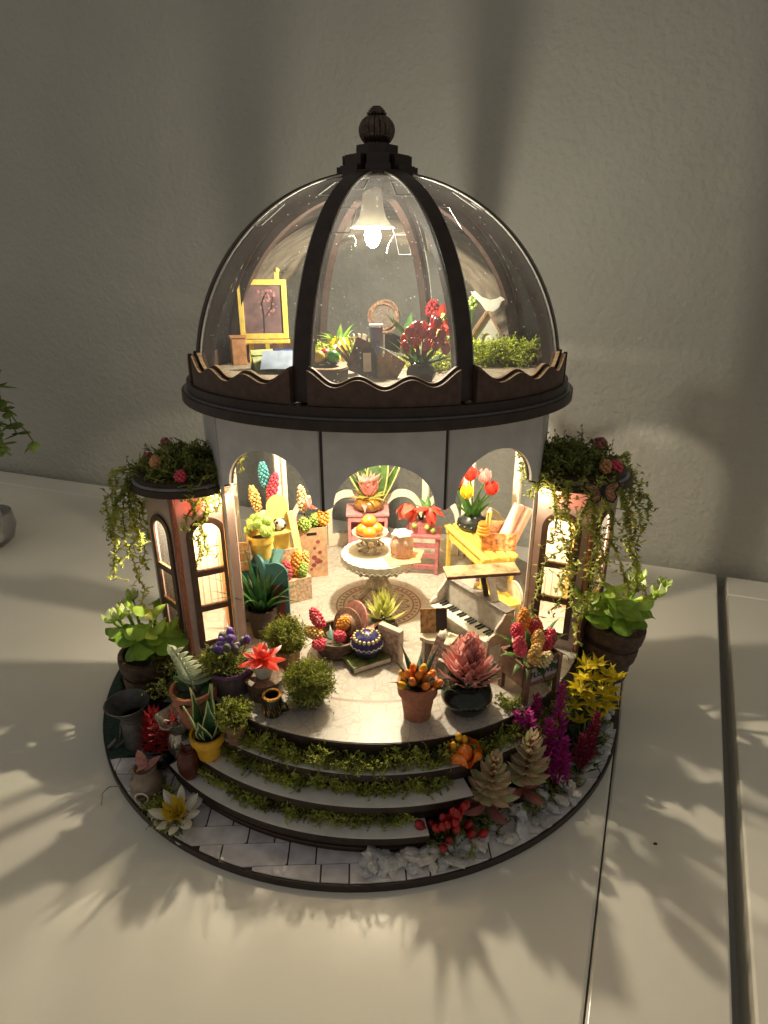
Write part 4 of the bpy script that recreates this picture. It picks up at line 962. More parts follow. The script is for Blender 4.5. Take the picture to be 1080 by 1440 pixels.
# ------------------------------------------------------------------ centre front of the hall floor
random.seed(42)
t = thing('terracotta_plant', 'orange tipped flowering plant in a small terracotta pot', 'plant', (1.67, -9.0, F))
pot(t, .82, 1.65, TERRA)
leaves(t, 11, 1.75, .36, (.35, 1.45), mat('blue green leaf', (.018, .06, .045), .35, .2), (0, 0, 1.4), bend=.5, cup=.25, jit=.3)
for k in range(14):
    a = k*2.4; q = .2 + .05*k; p = Vector((q*cos(a)*.95, q*sin(a)*.7 - .15, 2.35 - .03*k - q*.3))
    obj('stem', MB().tube([(0, 0, 1.4), p], .06, 5), ORAB, t); d = Vector((p.x, p.y, .8)).normalized()
    obj('bloom', MB().ball(p, .17, sz=1.7, nu=8, nv=6, rot=d.to_track_quat('Z', 'Y')), ORANGE if k % 3 else mat('amber bloom', (.80, .42, .02), .35), t)
t = thing('bromeliad', 'pink feathery flower in a glossy black round pot', 'plant', (3.75, -8.55, F))
pot(t, 1.08, 1.45, BLACKPOT, kind='round', soil=False)
leaves(t, 9, 1.6, .55, (.6, 1.2), LEAFD, (0, 0, 1.15), bend=.5, cup=.25, jit=.25)
mb = MB()
for k in range(130):
    s = k/130; az = k*2.4; z = 1.3 + 1.6*s; mb.blade((.45*cos(az)*(1-s), .45*sin(az)*(1-s), z), az, .75 + .75*s + rnd(-.2, .2), 1.2*(1 - .3*s), .36, bend=-.1 + rnd(-.3, .5), cup=.2, rows=4, shape='fat')
tag(obj('bloom', mb, PINKL, t), None, None, None, 'stuff')
leaves(t, 3, 1.9, .12, (.35, .7), LEAFM, (0, 0, 1.2), bend=.6, jit=.6, az0=-.4)
# flower crate with lettering
t = thing('flower_crate', 'wooden legged planter crate lettered FLOWER full of hyacinths', 'planter', (6.15, -8.45, F), radians(30))
CRW = mat('walnut crate wood', (.16, .08, .05), .55, .25, 3, .1, 20)
w_, d_ = 1.95, 1.5
for nm, b in (('front_board', (0, w_, -.06, .06, .85, 1.95)), ('back_board', (0, w_, d_-.06, d_+.06, .85, 1.95)), ('side_board', (-.06, .06, .063, d_-.063, .86, 1.94)), ('side_board', (w_-.06, w_+.06, .063, d_-.063, .86, 1.94)), ('bottom', (.06, w_-.06, .063, d_-.063, .85, .95))):
    obj(nm, MB().box(*b), CRW, t, smooth=False, bev=.02)
for x in (-.02, w_ - .2):
    for y in (-.1, d_ - .12): obj('leg', MB().box(x, x + .22, y - .03, y + .2, 0, 1.97), CRW, t, smooth=False, bev=.02)
sg_ = obj('name_board', MB().box(.26, w_-.26, -.1, -.062, 1.1, 1.75), mat('grey lilac board', (.36, .30, .31), .6, .08), t, smooth=False)
cu = bpy.data.curves.new('lettering', 'FONT'); cu.body = 'FLOWER'; cu.size = .40; cu.align_x = 'CENTER'; cu.align_y = 'CENTER'; cu.extrude = .006; cu.offset = .008
tmp = bpy.data.objects.new('tmp', cu); COL.objects.link(tmp); bpy.context.view_layer.update()
me = bpy.data.meshes.new_from_object(tmp.evaluated_get(bpy.context.evaluated_depsgraph_get())); bpy.data.objects.remove(tmp)
me.materials.clear(); me.materials.append(BLK); me.name = 'lettering'
lo = bpy.data.objects.new('lettering', me); COL.objects.link(lo); lo.parent = sg_; lo.location = (w_/2, -.107, 1.42); lo.rotation_euler = (radians(90), 0, 0)
obj('soil', MB().box(.08, w_-.08, .08, d_-.08, 1.5, 1.7), SOIL, t, smooth=False)
random.seed(43)
for x, y, dx, dy, h, mm, L in ((.15, .3, -.55, -.2, 3.2, PINKB, .75), (.5, .2, -.15, -.35, 2.75, YELB, .95), (.75, .15, .1, -.45, 2.3, mat('cream beads', (.78, .62, .34), .45, .1), .8), (.8, 1.0, .1, .3, 3.5, ORAB, .7), (1.25, .9, .15, .2, 3.1, PINKB, .6), (1.25, .5, .25, -.1, 2.5, PINKB, .7), (1.65, .6, .35, .1, 2.5, PINKB, .7), (1.4, 1.0, .2, .2, 2.9, ORAB, .4), (.45, .8, -.2, .2, 3.2, PINKB, .55), (1.0, .5, .0, -.05, 2.9, YELB, .6), (1.8, .9, .3, .0, 2.1, mat('cream beads', (.78, .62, .34), .45, .1), .5)):
    a = Vector((x, y, 1.6)); b = Vector((x + dx, y + dy, h)); c = b + (b - a).normalized() * L*.3; s = a.lerp(b, max(.1, 1 - L*1.0/(b-a).length))
    hyacinth(t, s, c, mm, .24, 44, .105, a)
for az, e, L in ((-2.4, .5, 1.4), (-1.9, .2, 1.1), (-1.3, .3, 1.0), (-.5, .4, 1.3), (3.0, .8, 1.3), (-2.8, .35, 1.2), (.4, .5, 1.0), (-1.0, .1, .9), (1.5, 1.2, 1.8), (.9, 1.25, 1.9), (2.4, 1.1, 1.7), (-.2, 1.0, 1.6), (-2.0, 1.1, 1.7), (.1, 1.3, 1.9)):
    obj('leaf', MB().blade((w_/2 + .5*cos(az), d_/2 + .5*sin(az), 1.75), az, e, L, .42, bend=1.3, cup=.15, rows=6), LEAFM if e > .3 else LEAFD, t)
# stool with painting and paper strip
STW = mat('antique white wood', (.58, .50, .38), .55, .15, 4)
t = thing('white_stool', 'small ivory stool with curved edge in front of the piano', 'stool', (2.85, -5.6, F), radians(-30))
obj('seat', MB().plate([(-.75, -.55), (-.3, -.6), (0, -.5), (.35, -.62), (.75, -.55), (.75, .5), (-.75, .5)], (), 1.4, 1.58), STW, t, smooth=False, bev=.02)
for x in (-.68, .5):
    obj('side_panel', MB().box(x, x + .14, -.45, .45, 0, 1.398), STW, t, smooth=False)
obj('back_panel', MB().box(-.52, .48, .25, .35, .2, 1.398), STW, t, smooth=False)
t = thing('small_painting', 'small gold and black painting propped on the ivory stool', 'painting', (2.6, -5.35, F + 1.59), radians(5), rx=radians(-14))
obj('panel', MB().box(-.62, .62, -.03, .03, 0, 1.15), mat('gold brown print', (.40, .24, .09), .5, .5, 4), t, smooth=False)
obj('dark_half', MB().box(.1, .6, -.036, -.031, .04, 1.12), mat('dark print', (.03, .022, .02), .5), t, smooth=False)
t = thing('paper_strip', 'folded lettered paper strip leaning on the stool with a white blossom', 'paper', (2.25, -6.55, F), 0)
obj('strip', MB().bar((0, 0, .05), (.62, .35, 1.95), .42, .06, up=(0, -1, .4)), mat('printed paper strip', (.52, .40, .33), .6, .4, 7), t, smooth=False)
obj('blossom', MB().ball((.68, .3, 2.05), .22, sz=.8, nu=9, nv=6), WHITEP, t)
leaves(t, 6, .3, .2, .4, WHITEP, (.68, .3, 2.0), bend=-.4, shape='round', rows=4, name='petal', r0=.05)
# piano
t = thing('toy_piano', 'ivory upright toy piano with black and white keys', 'piano', (2.62, -3.05, F), radians(-56))
IV = mat('ivory painted wood', (.62, .56, .47), .5, .12, 3)
def prof(x0, x1, pts, name, m):
    mb = MB(); mb.M = Matrix(((0, 0, 1, 0), (1, 0, 0, 0), (0, 1, 0, 0), (0, 0, 0, 1))); mb.plate(pts, (), x0, x1); return obj(name, mb, m, t, smooth=False, bev=.015)
cheek = [(0, 1.45), (.1, 1.45), (.75, 1.45), (.75, 0), (1.5, 0), (1.5, 2.85), (.95, 2.85), (.8, 2.6), (.62, 2.45), (.45, 2.3), (.4, 2.05), (.12, 1.98), (0, 1.85)]
cheek = [(.75, 0), (1.5, 0), (1.5, 2.85), (.95, 2.85), (.8, 2.62), (.6, 2.45), (.45, 2.3), (.4, 2.05), (.12, 1.98), (0, 1.85), (0, 1.45), (.75, 1.45)]
prof(-.12, 0.0, cheek, 'cheek', IV); prof(4.0, 4.12, cheek, 'cheek', IV)
obj('key_bed', MB().box(.002, 3.998, .02, .8, 1.45, 1.66), IV, t, smooth=False)
obj('fallboard', MB().at((0, .86, 1.66), 0, radians(-12)).box(.002, 3.998, 0, .07, 0, 1.1), mat('silver grey panel', (.38, .36, .33), .35, .15, 3), t, smooth=False)
obj('body', MB().box(.002, 3.998, 1.12, 1.48, 0, 2.8), IV, t, smooth=False)
obj('top_board', MB().box(-.1, 4.1, 1.0, 1.55, 2.852, 2.95), mat('grey top board', (.22, .21, .2), .3, .2), t, smooth=False, bev=.02)
for x in (.05, 3.75): obj('leg', MB().box(x, x + .2, .08, .28, 0, 1.448), IV, t, smooth=False, bev=.02)
KW = mat('white key', (.82, .78, .66), .3, .03); KB = mat('black key', (.012, .012, .012), .3)
for i in range(21):
    x = .06 + i*.185; obj('white_key', MB().box(x, x + .17, -.06, .82, 1.662, 1.74), KW, t, smooth=False)
    if i % 7 not in (2, 6) and i < 20: obj('black_key', MB().box(x + .145, x + .21, .38, .82, 1.742, 1.81), KB, t, smooth=False)
lid = obj('lid', MB().at((1.9, 1.45, 3.95), radians(64), radians(7)).box(-1.75, 1.75, -.45, .45, 0, .13), mat('gold brown lid', (.40, .28, .14), .5, .4, 2), t, smooth=False, bev=.015)
obj('lid_edge', MB().at((1.9, 1.45, 3.95), radians(64), radians(7)).box(-1.76, 1.76, -.48, -.453, -.02, .14), CRW, t, smooth=False)
obj('lid_prop', MB().bar((2.5, 1.3, 2.95), (1.95, 1.45, 3.9), .22, .12), DKPOT, t, smooth=False); obj('lid_prop', MB().bar((3.1, 1.3, 2.95), (2.4, 1.55, 3.88), .32, .12), IV, t, smooth=False)
obj('music_sheet', MB().at((1.2, 1.25, 2.96), 0, radians(-20)).box(-.4, .4, 0, .03, 0, .75), PAPERW, t, smooth=False)
# basket of hyacinths
random.seed(44)
t = thing('flower_basket', 'brown banded basket with beaded hyacinths and two round hats', 'basket', (-1.9, -4.35, F))
obj('tub', MB().lathe([(.001, 0), (.98, 0), (1.08, .2), (1.04, .25), (1.12, .48), (1.08, .53), (1.16, .8), (1.2, .95), (1.08, .95), (1.0, .5), (.001, .4)], 30), mat('brown banded basket', (.13, .085, .06), .4, .3, 4, .15, 20, metal=.2), t)
for a, b, mm in (((-.5, -.3, .9), (-1.2, -.2, 2.35), PINKB), ((-.1, -.2, .9), (.45, -.3, 1.95), ORAB), ((-.3, -.5, .9), (-1.5, -.6, 1.5), YELB), ((0, -.5, .8), (.2, -.8, 1.4), PINKB), ((-.3, -.6, .7), (-1.1, -1.0, .95), PINKB)):
    a, b = Vector(a), Vector(b); hyacinth(t, a.lerp(b, .35), b, mm, .27, 46, .11, a)
HAT = mat('straw brown', (.20, .11, .07), .6, .35, 8, .3, 20); HATP = mat('rose straw', (.50, .22, .18), .6, .2, 5)
hm = MB().at((.45, .1, 1.25), radians(-40), radians(70), radians(0)); hm.lathe([(.001, .3), (.5, .3), (.6, .1), (.88, .05), (.9, 0), (.001, -.02)], 28); obj('hat', hm, HAT, t)
hm = MB().at((.75, .35, 1.4), radians(-50), radians(65)); hm.lathe([(.001, .05), (.95, .08), (.97, 0), (.001, -.03)], 28); obj('hat', hm, HATP, t)
leaves(t, 3, 1.2, .5, (.3, .7), PINKL, (1.0, .2, .8), bend=.2, name='ribbon', az0=.2)
leaves(t, 4, .9, .25, (.2, .7), mat('teal leaf', (.06, .16, .14), .4), (-.3, -.5, .8), bend=.5, az0=-2.8, jit=.5)
# spiky pale yellow plant
random.seed(45)
t = thing('spiky_plant', 'pale yellow green spiky plant in a dark glazed pot at the hall centre', 'plant', (.25, -3.2, F))
pot(t, .8, .95, mat('charcoal glaze', (.03, .034, .034), .25, .2), kind='round')
PY = mat('pale yellow spike', (.62, .64, .20), .45, .12, 2, trans=.35)
for k in range(44):
    s = k/44; az = k*2.4; obj('leaf', MB().blade((.2*cos(az)*(1-s), .2*sin(az)*(1-s), 1.0 + .9*s), az, .35 + 1.1*s, 1.25*(1 - .25*s), .28, bend=-.3, cup=.2, rows=5), PY, t)
# blue dome casket on a green book
t = thing('green_book', 'small green book lying flat under the blue ornate casket', 'book', (-.55, -5.35, F), radians(28))
obj('cover', MB().box(-.95, .95, -.65, .65, .005, .32), mat('mottled green cover', (.13, .16, .05), .5, .5, 3), t, smooth=False, bev=.02)
obj('pages', MB().box(-.92, .97, -.655, .6, .06, .27), PAPERW, t, smooth=False)
t = thing('blue_casket', 'round navy blue casket with yellow and white painted bands', 'casket', (-.5, -5.2, F + .33))
NAVY = mat('navy glaze', (.028, .026, .13), .3, .2, 4)
obj('lower_bowl', MB().lathe([(.001, 0), (.4, 0), (.62, .2), (.72, .45), (.001, .46)], 30), mat('dark navy', (.015, .018, .05), .3), t)
obj('lid', MB().lathe([(.74, .46), (.76, .58), (.7, .8), (.52, 1.05), (.25, 1.2), (.001, 1.24)], 36), NAVY, t)
zz = MB(); zz.tube([(.765*cos(a), .765*sin(a), .62 + .05*(1 if i % 2 else -1)) for i, a in enumerate([2*pi*k/40 for k in range(41)])], .022, 4); obj('white_zigzag', zz, WHITEP, t)
yb = MB()
for k in range(18): a = k*pi/9; yb.ball((.60*cos(a), .60*sin(a), .95), .085, sz=1.2, nu=6, nv=4)
obj('yellow_band', yb, mat('yellow enamel', (.72, .58, .20), .4), t); yb = MB()
for k in range(8): a = k*pi/4; yb.ball((.24*cos(a), .24*sin(a), 1.2), .07, nu=6, nv=4)
obj('yellow_top_ring', yb, mat('yellow enamel', (.72, .58, .20), .4), t)
t = thing('standing_box', 'thin ivory printed box standing upright behind the green book', 'box', (.6, -5.1, F), radians(-38))
obj('box_body', MB().box(-.6, .65, -.16, .16, 0, 1.75), mat('ivory printed box', (.52, .42, .33), .55, .12, 3), t, smooth=False, bev=.02)
obj('front_label', MB().box(-.52, .57, -.166, -.162, .1, 1.55), mat('faded print', (.36, .25, .20), .6, .4, 5), t, smooth=False)

# ------------------------------------------------------------------ round table and what stands on it
t = thing('round_table', 'round cream pedestal table with lace edge in the middle of the hall', 'table', (.0, .2, F)); t.scale = (.88, .88, 1)
TZ = 3.05
obj('table_top', MB().lathe([(.001, TZ-.1), (2.15, TZ-.1), (2.2, TZ), (.001, TZ)], 48), mat('cream cloth', (.58, .51, .39), .7, .05), t)
obj('lace_edge', MB().lathe([(2.17, TZ+.005), (2.27, TZ), (2.28, TZ-.3), (2.24, TZ-.3), (2.2, TZ-.02)], 120, wob=lambda a, j: 1 + .012*sin(30*a), closed=True), WHITEP, t)
lz = MB(); lz.tube([((2.29 + (.03 if i % 2 else 0))*cos(2*pi*i/88), (2.29 + (.03 if i % 2 else 0))*sin(2*pi*i/88), TZ - .3 - (.09 if i % 2 else 0)) for i in range(89)], .05, 5); obj('lace_trim', lz, WHITEP, t)
obj('fringe', MB().lathe([(2.14, TZ-.12), (2.05, TZ-.4), (1.95, TZ-.65), (1.93, TZ-.65), (2.02, TZ-.4), (2.1, TZ-.12)], 180, wob=lambda a, j: 1 + .014*sin(60*a), closed=True), mat('grey voile fringe', (.48, .42, .33), .7, .15, 5, trans=.35), t)
obj('pedestal', MB().lathe([(.001, 0), (.75, 0), (.7, .12), (.35, .25), (.3, .7), (.5, 1.1), (.36, 1.6), (.3, 2.0), (.32, 2.4), (.6, TZ-.101), (.001, TZ-.101)], 30), STW, t)
for k in range(5):
    a = 2*pi*k/5 + .3; c, s = cos(a), sin(a); pts = []
    for i in range(22): th = i*.42; q = .75 + .45*cos(th)*(1 - i/30); z = 1.45 - i*.045 + .4*sin(th)*(1 - i/30); pts.append((q*c, q*s, z))
    obj('scroll', MB().tube(pts, .12, 6), STW, t)
    pts = [( (.5 + .75*u)*c, (.5 + .75*u)*s, .45 - .35*u + .15*sin(pi*u)) for u in [i/7 for i in range(8)]]; obj('foot', MB().tube(pts, [.16]*7 + [.2], 6), STW, t)
TT = F + TZ + .006
t = thing('fruit_bowl', 'silver filigree pedestal fruit bowl on the round table', 'bowl', (-.45, .45, TT), sc=1.12)
obj('bowl', MB().lathe([(.2, .62), (.55, .7), (.82, .95), (.88, 1.0), (.8, 1.0), (.5, .8), (.001, .74)], 32, wob=lambda a, j: 1 + (.02*sin(20*a) if j in (2, 3) else 0)), mat('ivory silver', (.55, .48, .36), .35, .25, 6, metal=.5), t)
ft = MB().lathe([(.001, 0), (.62, 0), (.64, .08), (.5, .1), (.001, .12)], 26); obj('bowl_foot', ft, mat('ivory silver', (.55, .48, .36), .35), t)
for k in range(7):
    a = 2*pi*k/7; obj('filigree', MB().tube([(r_*cos(a + w2), r_*sin(a + w2), z_) for r_, w2, z_ in ((.55, 0, .12), (.68, .25, .28), (.5, .5, .4), (.4, .2, .3), (.45, -.1, .5), (.3, .1, .66))], .055, 5), mat('ivory silver', (.55, .48, .36), .35), t)
for k, (x, y, z) in enumerate(((-.35, -.15, 1.12), (.3, -.1, 1.15), (0, .35, 1.2), (-.02, -.42, 1.05), (-.05, .0, 1.5))):
    o = obj('orange', MB().ball((-.45 + x, .45 + y, TT + z*1.12),   .42, sz=.88, nu=14, nv=9), ORANGE)
    tag(o, ['orange at the left in the silver fruit bowl', 'orange at the right in the silver fruit bowl', 'orange at the back in the silver fruit bowl', 'orange nearest the front rim of the silver fruit bowl', 'topmost orange of the pile in the silver fruit bowl'][k], 'fruit', 'oranges in the bowl')
for k, (x, y, rz, lb) in enumerate(((1.25, -.75, .3, 'lower orange napkin card hanging over the table edge'), (1.5, -.05, -.25, 'upper orange napkin card under the ribbed jar'))):
    o = obj('napkin', MB().at((x, y, TT + .02 + .03*k), rz).box(-.85, .85, -.6, .6, 0, .02), mat('peach napkin', (.70, .38, .17), .65, .15, 3), smooth=False)
    tag(o, lb, 'napkin', 'napkins on the table')
t = thing('ribbed_jar', 'ribbed pink glass jar with white frilled lid on the orange napkins', 'jar', (1.25, -.15, TT + .075))
obj('jar_body', MB().lathe([(.001, 0), (.6, 0), (.62, .05), (.55, .15), (.62, .5), (.56, .85), (.35, 1.05), (.001, 1.05)], 60, wob=lambda a, j: 1 + (.05*sin(14*a) if 2 < j < 6 else 0)), mat('pink ribbed glass', (.66, .46, .34), .12, .12, 3, trans=.4, coat=.6), t)
obj('lid', MB().lathe([(.001, 1.06), (.3, 1.06), (.52, 1.2), (.45, 1.28), (.3, 1.25), (.18, 1.4), (.001, 1.42)], 40, wob=lambda a, j: 1 + (.14*sin(6*a) if j in (2, 3) else 0)), WHITEP, t)

# ------------------------------------------------------------------ back of the hall
random.seed(46)
t = thing('pink_cabinet', 'pink painted open cabinet against the back wall', 'cabinet', (-.75, 6.6, F), radians(2))
for nm, b in (('side', (-1.25, -1.05, -.9, .9, 0, 2.95)), ('side', (1.05, 1.25, -.9, .9, 0, 2.95)), ('back', (-1.05, 1.05, .8, .9, 0, 2.95)), ('shelf', (-1.05, 1.05, -.88, .8, 1.2, 1.35)), ('top_board', (-1.35, 1.35, -1.0, .95, 2.952, 3.12)), ('rail', (-1.05, 1.05, -.9, -.8, 2.55, 2.95))):
    obj(nm, MB().box(*b), PINKW, t, smooth=False, bev=.02)
t = thing('brown_vase_flower', 'pink bromeliad in a round amber brown vase on the pink cabinet', 'plant', (-.65, 6.4, F + 3.13))
pot(t, .95, .95, mat('amber glaze', (.26, .12, .02), .15, .3, 3, coat=.4), kind='round', soil=False)
leaves(t, 10, 1.35, .36, (.05, .5), mat('olive leaf', (.36, .34, .08), .45, .2, trans=.2), (0, 0, .9), bend=.5, cup=.2)
leaves(t, 9, 1.5, .6, (1.0, 1.45), PINKL, (0, 0, 1.0), bend=.25, cup=.25, name='petal')
leaves(t, 7, .9, .5, (.4, .8), PINKL, (0, 0, 1.9), bend=.4, cup=.25, name='petal', az0=.3)
leaves(t, 3, 1.3, .45, (.0, .3), PINKL, (-.3, -.2, .7), bend=.7, az0=2.7, jit=.5, name='petal')
t = thing('striped_leaf_plant', 'broad green leaves with yellow edges behind the pink bromeliad', 'plant', (-.3, 7.45, F + 3.13))
BIG = mat('broad green leaf', (.10, .20, .06), .4, .3, 1.2, trans=.3)
for az, e, L in ((2.6, 1.35, 3.6), (.9, 1.45, 3.9), (.3, 1.2, 3.5), (3.0, 1.1, 3.0), (1.6, 1.5, 3.4)):
    lf = obj('leaf', MB().blade((.25*cos(az), .1*sin(az), 0), az, e, L, 1.0, bend=.3, cup=.12, rows=8, shape='fat'), BIG, t)
    vv = [Vector(v) for v in MB().blade((.25*cos(az), .1*sin(az), 0), az, e, L, 1.0, bend=.3, cup=.12, rows=8, shape='fat').v]; ed = MB()
    for s in (0, 2): ed.tube([vv[i*3+s] for i in range(9)], .05, 4, False)
    obj('leaf_edge', ed, mat('yellow leaf edge', (.62, .60, .22), .5), lf)
t = thing('pink_stool', 'rose pink slatted stool behind the round table', 'stool', (2.65, 4.3, F), radians(-8))
RS = mat('rose painted wood', (.46, .16, .17), .5, .15, 4)
for x in (-1.0, .8):
    for y in (-.75, .6): obj('leg', MB().box(x, x + .22, y, y + .18, 0, 2.4), RS, t, smooth=False, bev=.015)
for z in (.35, 1.1, 1.75): 
    obj('rail', MB().box(-.775, .795, -.72, -.6, z, z + .28), RS, t, smooth=False); obj('rail', MB().box(.83, .95, -.56, .59, z, z + .28), RS, t, smooth=False)
obj('seat', MB().box(-1.1, 1.12, -.85, .85, 2.402, 2.58), RS, t, smooth=False, bev=.02)
t = thing('red_amaryllis', 'two big red bell flowers in a rose box on the pink stool', 'flowers', (2.55, 4.2, F + 2.59))
obj('box_pot', MB().box(-.75, .75, -.45, .5, 0, .7), RS, t, smooth=False, bev=.02)
for c, tilt, mm, s in (((-.8, -.1, 1.35), (-.4, -.6, -.5), mat('coral petal', (.80, .20, .14), .4, .15, trans=.35), .78), ((.45, -.35, 1.35), (.35, -.6, -.75), REDP, .95)):
    d = Vector(tilt).normalized(); q = d.to_track_quat('Z', 'Y')
    if s > .9:
        for k in range(16):
            az = k*2.4; mb = MB().blade((c[0] + .12*cos(az), c[1] + .12*sin(az), c[2] + .35), az, (.25, -.25, -.75, -1.1)[k % 4] + rnd(-.15, .15), rnd(.85, 1.1), .46, bend=rnd(.5, .9), cup=.22, rows=6, shape='fat'); obj('petal', mb, mm, t)
    else:
        mb = MB(); mb.M = Matrix.Translation(c) @ q.to_matrix().to_4x4()
        for k in range(7): mb.at((0, 0, 0)); mb.M = Matrix.Translation(c) @ q.to_matrix().to_4x4(); mb.blade((0, 0, -.35), k*2.5, .55, 1.15, .62, bend=-1.15, cup=.2, rows=7, shape='fat')
        mb.ball((0, 0, .1), .4, sz=1.2, nu=12, nv=8); obj('bloom', mb, mm, t)
    obj('flower_base', MB().ball(Vector(c) - d*.3, .17, nu=8, nv=6), LEAFM, t)
    obj('stem', MB().tube([Vector(c) - d*.3, (c[0]*.5, .2, 1.4), (0, .1, .6)], .07, 6), LEAFM, t)
for b in ((-.45, -.5, .55), (.65, -.5, .25), (.3, -.5, .45)): obj('bud', MB().ball(b, .17), GREENB, t)
leaves(t, 5, 1.3, .4, (.4, 1.1), LEAFM, (.4, .1, 1.3), bend=.6, cup=.2, jit=.5)

# ------------------------------------------------------------------ right side of the hall
t = thing('yellow_bench', 'yellow painted slatted bench along the right side of the hall', 'bench', (5.65, 1.75, F), radians(-71.4))
for y in (-.82, -.28, .26, .80): obj('slat', MB().box(-2.55, 2.55, y - .2, y + .2, 3.0, 3.17), YELW, t, smooth=False, bev=.02)
for x in (-2.3, 2.1):
    for y in (-.95, .75): obj('leg', MB().box(x, x + .22, y, y + .22, 0, 2.75), YELW, t, smooth=False, bev=.015)
    obj('cross_rail', MB().box(x - .02, x + .24, -1.0, 1.0, 2.752, 2.998), YELW, t, smooth=False)
for y in (-.9, .8): obj('long_rail', MB().box(-2.08, 2.1, y, y + .12, 2.4, 2.75), YELW, t, smooth=False)
obj('low_shelf', MB().box(-2.3, 2.3, -.73, .74, .25, .37), YELW, t, smooth=False)
t = thing('shelf_parcel', 'ivory papers and purple beads on the low shelf of the yellow bench', 'papers', (5.3, 1.9, F + .38), radians(-50))
obj('paper_stack', MB().box(-.6, .6, -.4, .4, 0, .25), PAPERW, t, smooth=False)
for p in ((-.9, -.5, .13), (.3, .1, .4), (.5, 0, .38)): obj('bead', MB().ball(p, .14), mat('violet bead', (.25, .14, .40), .4), t)
random.seed(47)
t = thing('tulip_vase', 'red, pink and yellow tulips in a black and white vase on the yellow bench', 'vase', (5.45, 3.3, F + 3.18))
obj('vase_body', MB().lathe([(.001, 0), (.72, 0), (.92, .25), (.85, .55), (.55, .75), (.5, .85), (.4, .8), (.001, .7)], 30), mat('black vase', (.012, .018, .016), .3), t)
sw = MB()
for k in range(14):
    a = k*2*pi/14; sw.tube([(.90*cos(a+u)*(1 - .18*abs(v)), .90*sin(a+u)*(1 - .18*abs(v)), .33 + v*.2) for u, v in ((0, 0), (.12, .4), (.2, -.1), (.06, -.7), (-.15, -.3), (-.1, .7), (.1, .9))], .035, 4)
obj('white_scrolls', sw, WHITEP, t)
for x, y, z, mm in ((-.25, .1, 3.3, REDP), (.55, 0, 3.2, mat('pink tulip', (.80, .36, .34), .4, .1, trans=.3)), (.95, -.2, 2.55, REDP), (-.45, -.3, 2.35, mat('yellow tulip', (.82, .66, .05), .4, .1, trans=.3)), (-.95, .2, 2.85, mat('coral petal', (.80, .20, .14), .4))):
    obj('stem', MB().tube([(0, 0, .7), (x*.4, y*.4, z*.6), (x, y, z - .3)], .06, 6), LEAFM, t)
    mb = MB()
    for k in range(6): mb.blade((x, y, z - .4), k*pi/3, 1.0 if k % 2 else .9, .85, .5, bend=-.75, cup=.22, rows=6, shape='fat')
    mb.ball((x, y, z - .05), .24, sz=1.3, nu=8, nv=6); obj('tulip_head', mb, mm, t)
leaves(t, 8, 2.0, .5, (.8, 1.3), LEAFM, (0, 0, .7), bend=.6, cup=.2, jit=.4)
t = thing('orange_toolbox', 'open orange printed box holding rolled paper and pencils on the yellow bench', 'box', (6.45, .65, F + 3.18), radians(-4))
OB = mat('orange printed card', (.55, .22, .09), .6, .45, 5)
for b in ((-.9, .9, -.55, -.48, 0, 1.0), (-.9, .9, .48, .55, 0, 1.3), (-.9, -.83, -.478, .478, 0, 1.25), (.83, .9, -.478, .478, 0, 1.0), (-.83, .83, -.478, .478, 0, .07)): obj('box_side', MB().box(*b), OB, t, smooth=False)
obj('handle', MB().bar((-.62, -.3, .1), (-.62, -.3, 2.1), .08, .08), mat('steel rod', (.35, .33, .3), .3, metal=.8), t, smooth=False)
t = thing('rolled_paper', 'rolled pink and cream flowered paper leaning in the orange box', 'paper roll', (6.55, .55, F + 3.3), 0, rx=radians(-8), ry=radians(24))
RP = mat('flowered paper', (.72, .58, .42), .6, .2, 2, col2=(.70, .38, .42))
for x in (0, .52):
    obj('roll', MB().at((x, 0, 0)).lathe([(.3, 0), (.3, 2.5), (.25, 2.5), (.25, 0)], 20, closed=True), RP, t)
t = thing('yellow_pencil', 'short yellow pencil standing in the orange box', 'pencil', (5.75, .75, F + 3.3), 0, ry=radians(6)); obj('shaft', MB().tube([(0, 0, 0), (0, 0, 1.9)], .13, 6), YELW, t); obj('tip', MB().tube([(0, 0, 1.9), (0, 0, 2.15)], [.13, .02], 6), STW, t)
t = thing('orange_spool', 'orange striped spool beside the handle of the orange box', 'spool', (5.6, .4, F + 3.3))
for k in range(4): obj('band', MB().lathe([(.001, .75 + k*.17), (.36 - .03*k, .75 + k*.17), (.38 - .03*k, .83 + k*.17), (.34 - .03*k, .9 + k*.17), (.001, .9 + k*.17)], 18), ORANGE if k % 2 else ORAB, t)
obj('core', MB().tube([(0, 0, 0), (0, 0, .76)], .2, 8), YELW, t)
t = thing('white_chair', 'small white chair back behind the toy piano', 'chair', (7.25, -1.2, F), radians(-70))
obj('backrest', MB().at((0, 0, 1.3), 0, radians(90)).lathe([(.62, 0), (.72, .0), (.72, .1), (.62, .1)], 24, closed=True), STW, t); obj('back_pad', MB().at((0, -.03, 1.3), 0, radians(90)).lathe([(.001, 0), (.63, 0), (.63, .06), (.001, .06)], 20), PAPERW, t)
obj('seat', MB().box(-.7, .7, -1.3, -.05, .95, 1.1), YELW, t, smooth=False, bev=.02)
for x in (-.6, .45):
    for y in (-1.2, -.25): obj('leg', MB().box(x, x + .14, y, y + .14, 0, .948), STW, t, smooth=False)

